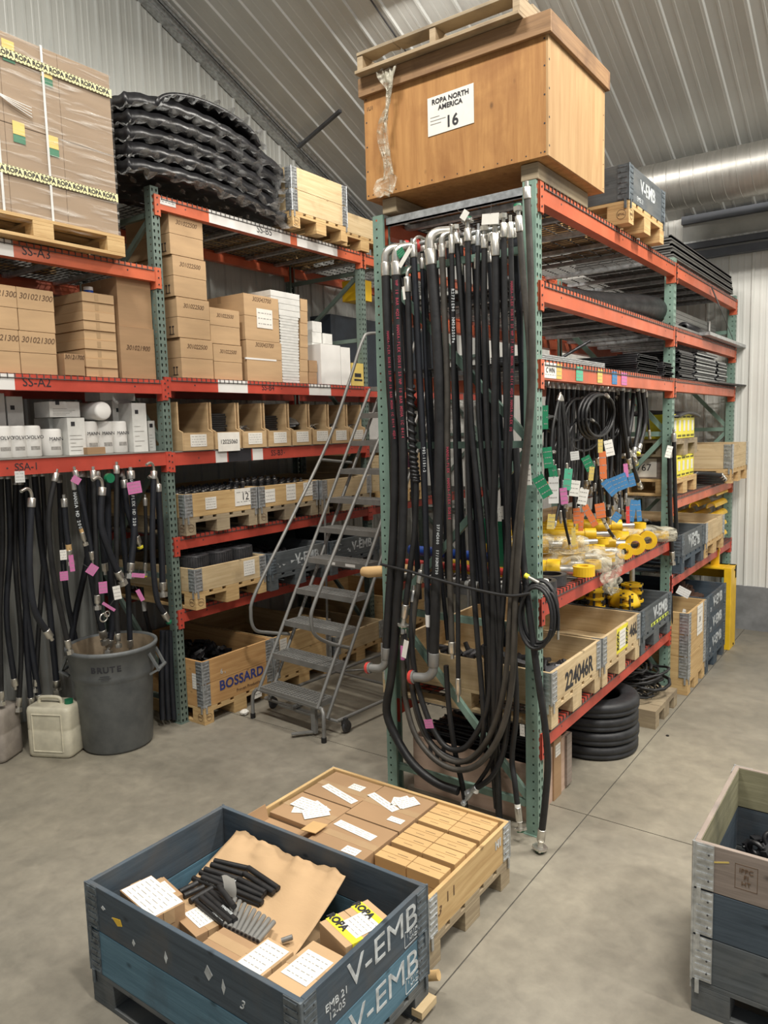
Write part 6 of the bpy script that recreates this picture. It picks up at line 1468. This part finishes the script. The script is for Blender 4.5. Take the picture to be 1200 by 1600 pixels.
# blue pipe, red and striped rods seen behind the hoses
mb = MB(); mb.cyl((-1.02, .25, ZS + .17), (-.12, .30, ZS + .15), .032, n=16); tag(mb.build('blue_pipe', 'blue_plastic'), 'bright blue plastic pipe lying across the shelf behind the hoses', 'pipe')
mb = MB(); mb.cyl((-1.02, .18, ZS + .10), (-.12, .22, ZS + .09), .022, n=12); tag(mb.build('red_pipe', 'cap_red'), 'red pipe lying under the blue pipe', 'pipe')
for i in range(5):
    mb = MB(); y_ = .08 + i * .045; mb.cyl((-1.0, y_, ZS + .022), (-.15, y_, ZS + .022), .021, n=10)
    for k in range(14): mb.mi = 1; mb.cyl((-.98 + k * .06, y_, ZS + .022), (-.955 + k * .06, y_, ZS + .022), .0225, n=10); mb.mi = 0
    tag(mb.build('spring_rod', ['rubber_brown', 'sack']), 'rod wound with pale bands on the shelf behind the hoses', 'rod', 'banded rods behind the hoses')
mb = MB(); mb.box(-.97, -.10, .12, .15, 0, .16); mb.box(-.97, -.1, .56, .58, 0, .16); t_ = mb
# green tags & caps behind
tagsheet('big green sheet hanging behind the hoses on the right', 778, 850, .10, .28, 'tag_green', 0, y=.25, rows=0)
tagsheet('dark green sheet hanging behind the hoses, left one', 752, 830, .09, .16, 'tag_green', .1, y=.35, rows=0)
# 1767 box and boxes at the back of the shelf
c_ = at(1002, 730, y=2.795); zu = at(1085, 683, x=0).z; hb_ = zu - .147 - 1.888
t = carton('brown wooden box with a white 1767 sheet on its side, behind the middle post', (c_.x - .03, 3.12, 1.883), (.56, .64, hb_), 0, 'mauve_wood', name='wooden_box', tape=False)
sheet(t, (.03, -.322, hb_ / 2), XA, ZA, .26, hb_ * .85, 'paper', rows=1, bold='1767', bsize=.085)
t = carton('long brown carton lying behind the yellow cylinders', (-.80, 1.9, ZS + .12), (.22, 1.0, .13), 0, 'cardboard', tape=False, seam='y')
# contents of low shelf crates
heap('dark hardware in the stencilled pale crate', -1.1, .0, .14, .85, .765, .12, 90, 'dark_steel', 12)
rr = random.Random(17)
def casting(label, c, kind, s=1):
    t = thing('yellow_casting', label, 'casting', c, rr.uniform(0, 6), 'yellow castings in the V-EMB crate'); mb = MB()
    if kind == 0: mb.lathe([(.0, 0), (.12 * s, 0), (.115 * s, .03), (.09 * s, .09), (.04 * s, .12), (0, .125)], n=24); mb.build('dome', 'yellow', t)
    else:
        mb.cyl((0, 0, 0), (0, 0, .14 * s), .05 * s, n=18); mb.build('body', 'yellow', t); mb = MB()
        for z in (0, .07, .13): mb.lathe([(.0, z), (.085 * s, z), (.085 * s, z + .016), (0, z + .016)], n=6 if z else 18, smooth=False)
        mb.build('flange', 'yellow', t); mb = MB()
        for k in range(4):
            a = k * 1.57; mb = MB(); mb.cyl((.068 * s * math.cos(a), .068 * s * math.sin(a), .0), (.068 * s * math.cos(a), .068 * s * math.sin(a), .155), .009, n=6); mb.build('bolt', 'dark_steel', t)
    return t
for i, (x, y, z, k, s) in enumerate(((-.16, 2.02, .93, 0, 1), (-.20, 2.32, .90, 1, 1.1), (-.45, 2.1, .95, 1, 1), (-.35, 1.88, .92, 1, .9), (-.60, 2.0, .95, 0, .9), (-.55, 2.35, .92, 1, 1), (-.10, 1.87, .90, 1, .7), (-.75, 2.2, .92, 1, 1), (-.85, 1.95, .93, 1, 1), (-.30, 2.15, .88, 1, .8))):
    t = casting('yellow cast part in the V-EMB crate, ' + ('round dome at the front', 'tall flanged one beside the silver shaft', 'flanged one behind the dome', 'flanged one at the left', 'dome at the back', 'flanged one at the back right', 'small one in the near corner', 'far back one', 'furthest one at the left', 'small one between dome and shaft')[i], (x, y, z), k, s); del t['group']
mb = MB(); mb.cyl((0, 0, 0), (0, 0, .16), .022, n=14); tag(mb.build('steel_shaft', 'zinc', None, (-.20, 2.32, 1.07)), 'short silver shaft standing on the tall yellow casting', 'shaft')
heap('dark packing and parts under the yellow castings', -1.05, -.0, 1.80, 2.5, .765, .14, 120, 'dark_steel', 13)
# pinkish boxes and long tubes on the floor inside the rack, behind the loops
t = thing('wooden_box', 'open pinkish plywood box full of long black bars under the lowest shelf', 'box', (-.52, .42, 0)); mb = MB()
mb.box(-.42, .42, -.30, -.285, .02, .36); mb.box(-.42, .42, .285, .30, .02, .36); mb.box(-.42, -.405, -.285, .285, .02, .36); mb.box(.405, .42, -.285, .285, .02, .36); mb.box(-.42, .42, -.3, .3, .0, .02); mb.build('box_body', 'plywood_pink', t)
mb = MB(); mb.box(.421, .436, -.30, -.22, .02, .36); mb.build('corner_batten', 'mauve_wood', t); mb = MB(); mb.box(.421, .436, .22, .30, .02, .36); mb.build('corner_batten', 'mauve_wood', t); mb = MB()
for k in range(3): mb.box(-.30 + k * .05, -.27 + k * .05, -.302, -.3008, .24, .33)
mb.mi = 0; mb.build('stencil', 'ink', t)
rr = random.Random(4); mbm = MB(); mbm.cyl((-.37, 0, 0), (.37, 0, 0), .009, n=8); me = mbm.mesh('black_bar', 'black')
for i in range(46):
    o = bpy.data.objects.new('black_bar', me); COL.objects.link(o); o.location = (-.52 + rr.uniform(-.01, .01), .42 + rr.uniform(-.24, .24), .22 + .19 * (i / 46) + rr.uniform(-.01, .01)); o.rotation_euler = (0, rr.uniform(-.05, .05), rr.uniform(-.10, .10)); tag(o, 'thin black bar in the open plywood box under the lowest shelf', 'bar', 'black bars in the plywood box')
t = carton('cardboard carton under the near end of the lowest shelf', (-.14, .50, 0), (.10, .12, .40), 0, 'cardboard_dark', tape=False); sheet(t, (.051, .0, .32), YA, ZA, .08, .08, rows=3)
t = carton('pinkish plywood box behind the near post foot, with a white label', (-.74, 1.02, 0), (.6, .5, .45), 0, 'plywood_pink', name='wooden_box', tape=False)
t = carton('flat wooden board box under the pallet of black cable, at the back', (-.70, 1.75, 0), (.5, .6, .3), 0, 'cardboard_dark', tape=False)
# upper shelves: sheets, bars
pm('sheet_grey', (.10, .098, .092), .55, var=.2, vs=9)
GS = 'flat dark sheets stacked on the top shelf'
for i in range(9):
    mb = MB(); mb.box(-.42, .42, -1.18, 1.18, 0, .013); mb.box(.40, .42, -1.18, 1.18, -.0, .02) if i % 3 == 2 else None
    o = mb.build('dark_sheet', 'sheet_grey', None, (-.44 - .003 * i, 3.92 + (.006 * i) % .02, 3.708 + i * .0215)); tag(o, 'long dark sheet in the stack on the far end of the top shelf', 'sheet', GS)
Z3 = 3.151
for i in range(5):
    mb = MB(); mb.box(-.11, .11, -1.15, 1.15, 0, .03); mb.box(.10, .112, -1.15, 1.15, -.0, .034); o = mb.build('grey_profile', 'steel_grey', None, (-.30, 3.95, Z3 + .06 + i * .037)); tag(o, 'grey profile bar in the banded bundle on the second shelf', 'bar', 'grey profiles in the banded bundle')
for i, y_ in enumerate((3.15, 4.75)): mb = MB(); mb.box(-.18, -.172, -.02, .02, -.005, .21); mb.box(-.42, -.18, -.02, .02, .205, .21); tag(mb.build('yellow_strap' if i == 0 else 'white_strap', 'yellow_bright' if i == 0 else 'white', None, (0, y_, Z3 + .045)), 'yellow strap around the bundle of grey profiles' if i == 0 else 'white strap around the far end of the grey profiles', 'strap')
for i in range(2): mb = MB(); mb.lathe([(.03, 0), (.055, 0), (.055, 1.1), (.03, 1.1), (.03, 0)], axis=YA, n=20, smooth=True); mb.mi = 0; tag(mb.build('black_pipe', 'black', None, (-.10, 3.4 + i * .12, Z3 + .058)) , 'short black pipe end beside the banded bundle, %s' % ('near' if i == 0 else 'far'), 'pipe') if i == 0 else None
mb = MB(); mb.box(-.06, .06, -.9, .9, 0, .03); tag(mb.build('grey_profile', 'galv', None, (.02, 4.52, Z3 + .0)), 'pale profile bar overhanging the far end of the second shelf', 'bar')
mb = MB(); mb.box(-.05, .05, -1.15, 1.15, 0, .025); tag(mb.build('grey_profile', 'steel_grey', None, (-.06, 3.9, Z3 + .0)), 'grey profile bar lying along the front of the second shelf', 'bar')
# rolled rubber mats on second shelf, bay 1
def matroll(u, v):
    y = .10 + 2.62 * u; th = v * math.pi * 1.75 - 1.2; r_ = .035 + .11 * u ** 1.3
    return V((-.28 + r_ * 1.5 * math.cos(th) + .02 * math.sin(u * 9), y, Z3 + r_ * .95 + .004 + r_ * .95 * math.sin(th)))
mb = MB(); mb.grid(matroll, 30, 24); o = mb.build('rubber_mat', 'rubber'); sd = o.modifiers.new('thick', 'SOLIDIFY'); sd.thickness = .006; sd.offset = 1; tag(o, 'long dark rolled mat lying on the second shelf, its open end at the middle post', 'mat')
mb = MB(); mb.grid(lambda u, v: V((-.75 + .5 * v + .03 * math.sin(u * 5), .15 + 2.4 * u, Z3 + .012 + .06 * u * math.sin(v * 3.1) + .006 * math.sin(u * 20))), 24, 10); o = mb.build('rubber_mat', 'dark_steel'); sd = o.modifiers.new('thick', 'SOLIDIFY'); sd.thickness = .008; sd.offset = 1; tag(o, 'flat dark mat lying behind the rolled one', 'mat')
# third shelf (z 2.727)
Z5 = 2.733
for i in range(4): mb = MB(); mb.box(-.16, .16, -.52, .52, 0, .008); o = mb.build('metal_tray', 'galv', None, (-.22, .72, Z5 + .002 + i * .011)); tag(o, 'thin silver sheet in the pile above the stickers', 'sheet', 'silver sheets above the stickers')
for (n_, x, y, ly, k) in (('first', -.25, 2.0, .5, 9), ('second', -.22, 2.45, .25, 7)):
    for i in range(k): mb = MB(); mb.box(-.25, .25, -ly / 2, ly / 2, 0, .010); mb.box(.235, .25, -ly / 2 + .01, ly / 2 - .01, .0, .014); o = mb.build('knife_bar', 'dark_steel', None, (x + .01 * math.sin(i * 2), y + .012 * math.sin(i), Z5 + i * .0155)); tag(o, 'dark flat bar in the %s pile near the middle post' % n_, 'bar', 'flat bars, %s pile by the middle post' % n_)
for (n_, x, y, ly, k) in (('wavy', -.25, 3.1, .45, 15), ('tall', -.28, 3.95, .8, 17), ('far', -.28, 4.65, .4, 15)):
    for i in range(k): mb = MB(); mb.box(-.26, .26, -ly / 2, ly / 2, 0, .009); mb.box(.24, .262, -ly / 2, ly / 2, .0, .013) if i % 2 else None; o = mb.build('knife_bar', 'galv' if i % 2 and n_ != 'wavy' else 'dark_steel', None, (x + .012 * math.sin(i * 1.7), y + .02 * math.sin(i * 1.3), Z5 + i * .0165)); tag(o, 'thin metal bar in the %s pile on the third shelf of the far bay' % n_, 'bar', 'metal bars, %s pile in the far bay' % n_)
for i in range(3): mb = MB(); mb.box(-.012, .012, -.95, .95, 0, .012); o = mb.build('black_rod', 'black', None, (-.02 + i * .03, 5.0 - .62 + i * .02, Z5 + .004)); o.location.y = 4.6 - i * .06; o.rotation_euler = (.0, 0, -.05); tag(o, 'thin black rod sticking out past the far end of the rack', 'rod', 'black rods sticking out of the third shelf')
mb = MB(); mb.cyl((0, 0, 0), (.25, .35, .22), .012, n=8); tag(mb.build('brace_bar', 'dark_steel', None, (-.55, 1.25, Z5 + .02)), 'dark bar leaning above the silver sheets', 'bar')
# strap hanging at the far bay
p, q = at(1112, 449, x=.03), at(1146, 532, x=.05); m_ = at(1124, 478, x=.05)
mb = MB(); mb.bar(p, m_, .025, .004, up=XA); mb.bar(m_, q, .006, .004, up=XA); tag(mb.build('ratchet_strap', 'black'), 'thin dark strap slung from the top beam to the second shelf', 'strap')
# crates in bay 2, upper part
def yellowbox(label, y0, y1, z0, h, X=-.02, n=5):
    w = (y1 - y0) / n
    for k in range(n):
        t = carton(label + ', %s of five from the left' % ('first', 'second', 'third', 'fourth', 'fifth')[k], (X - .12, y0 + (k + .5) * w, z0), (.24, w - .004, h), 0, 'yellow_bright', tape=False, group=None, name='yellow_bag')
        t['category'] = 'bag'
        mb = MB(); mb.box(.121, .1225, -w * .2, w * .2, h * .3, h * .75); mb.build('white_print', 'white', t); mb = MB()
        for j in range(4): mb.box(.121, .1222, -w * .38 + j * w * .2, -w * .27 + j * w * .2, h * .06, h * .15); mb.box(.121, .1222, -w * .38 + j * w * .2, -w * .27 + j * w * .2, h * .85, h * .93)
        mb.build('dark_print', 'ink', t)
zu = at(1085, 683, x=0).z
t = thing('wooden_pallet', 'weathered pallet carrying the upper row of yellow bags', 'pallet', (-.45, 3.16, zu - .147)); pallet_mb(.9, .82).build('boards', 'pine_old', t)
yellowbox('yellow printed bag in the upper row', 2.80, 3.53, zu, at(1085, 647, x=0).z - zu + .0)
z_l = at(1085, 745, x=0).z
t = thing('wooden_pallet', 'light pallet carrying the lower row of yellow bags', 'pallet', (-.45, 3.16, 1.736)); pallet_mb(.9, .82).build('boards', 'pine', t, bev=.002)
yellowbox('yellow printed bag in the lower row', 2.80, 3.53, 1.882, zu - .147 - 1.886)
mb = MB(); mb.grid(lambda u, v: V((-.40 + .42 * v, 2.82 + .78 * u, zu + .205 + .035 * math.sin(u * 3.1) - .03 * v)), 12, 6); o = mb.build('black_cover', 'black'); sd = o.modifiers.new('thick', 'SOLIDIFY'); sd.thickness = .02; tag(o, 'black rubber sheet lying on the upper yellow bags', 'rubber sheet')
for i in range(4): hose('short black hose end sticking out under the pine crate, %s' % ('topmost', 'second', 'third', 'lowest')[i], [V((-.5, 3.75, 1.79 + i * .005)), V((-.1, 3.85 + i * .05, 1.80 + .06 - i * .03)), V((.10, 4.1 + i * .08, 1.79 + .04 - i * .025))], .022, None, 'crimp', fl=.02)
heap('dark bars between the yellow bags and the pine crate', -.5, .0, 3.55, 3.75, 1.74, .30, 30, 'dark_steel', 44)
# yellow bent clips at the back of bay 2
for i in range(5):
    for j in range(3):
        t = thing('yellow_bracket', 'yellow bent bracket in the pile at the far end of the rack', 'bracket', (-.06 - j * .16, 4.76, 1.07 + i * .115), 0, 'yellow bent brackets at the far end') if (i, j) == (0, 0) else copy_tree(YB, loc=(-.06 - j * .17, 4.76 - .02 * (i % 2), 1.07 + i * .115))
        if (i, j) == (0, 0):
            YB = t; P = [(.05 * math.cos(a) * 1.0, .055 + .05 * math.sin(a)) for a in [math.radians(200 - k * 22) for k in range(10)]]
            mb = MB(); Q = P + [(x * .8, .055 + (y - .055) * .8) for x, y in P[::-1]]; mb.prism(Q, (0, -.28, 0), XA, ZA, YA, .56); mb.build('bent_plate', 'yellow', t)
# rust brown gear parts in the blue crate and tall pine crate
for i, (x, y, R_, z) in enumerate(((-.15, 3.95, .15, .60), (-.4, 3.80, .16, .58), (-.25, 4.05, .12, .66))):
    t = thing('chain_sprocket', 'dark rusty sprocket in the tall V-EMB crate, %s' % ('nearest', 'larger behind', 'topmost')[i], 'sprocket', (x, y, z)); mb = MB(); P = []
    for k in range(18): a = k / 18 * 6.283; P += [(R_ * math.cos(a), R_ * math.sin(a)), (R_ * math.cos(a + .12), R_ * math.sin(a + .12)), (R_ * .86 * math.cos(a + .2), R_ * .86 * math.sin(a + .2)), (R_ * .86 * math.cos(a + .3), R_ * .86 * math.sin(a + .3))]
    mb.prism(P, (0, 0, 0), XA, YA, ZA, .04); mb.build('toothed_disc', 'rust', t); mb = MB(); mb.cyl((0, 0, 0), (0, 0, .09), R_ * .4, n=18); mb.build('hub', 'rust', t)
heap('dark parts filling the tall V-EMB crate below the sprockets', -1.0, .1, 3.5, 4.2, .15, .44, 140, 'dark_steel', 15)
heap('dark parts filling the tall pine crate', -1.0, .1, 2.82, 3.36, .15, .52, 140, 'dark_steel', 16)
tagsheet('white paper lying tilted in the tall pine crate', 1078, 962, .16, .09, 'paper', -.3, x=.0)
tagsheet('grey tag hanging over the tall V-EMB crate', 1068, 925, .12, .07, 'sack', -.5, x=.05)
mb = MB(); mb.box(-.5, .5, -.3, .3, 0, .004); 
# yellow post guard and bracket at the far end
t = thing('post_guard', 'tall bright yellow steel guard at the far end of the centre rack', 'guard', (0, 4.36, 0))
mb = MB(); mb.box(.10, .17, .0, .27, 0, .86); mb.box(-.55, .17, .20, .27, .72, .86); mb.box(-.55, .10, .0, .27, .84, .86); mb.build('guard_body', 'yellow', t, bev=.004)
mb = MB()
for z in (.03, .82): mb = MB(); mb.cyl((.17, .17, z), (.178, .17, z), .012, n=8); mb.build('bolt', 'black', t)
for i, (x, h) in enumerate(((-.02, .24), (-.16, .20), (-.30, .16))): mb = MB(); mb.box(-.04, .04, -.02, .02, 0, h); mb.box(-.045, .045, -.024, .02, h * .6, h * .68); o = mb.build('yellow_upright', 'yellow', t, (x, .16, .86))
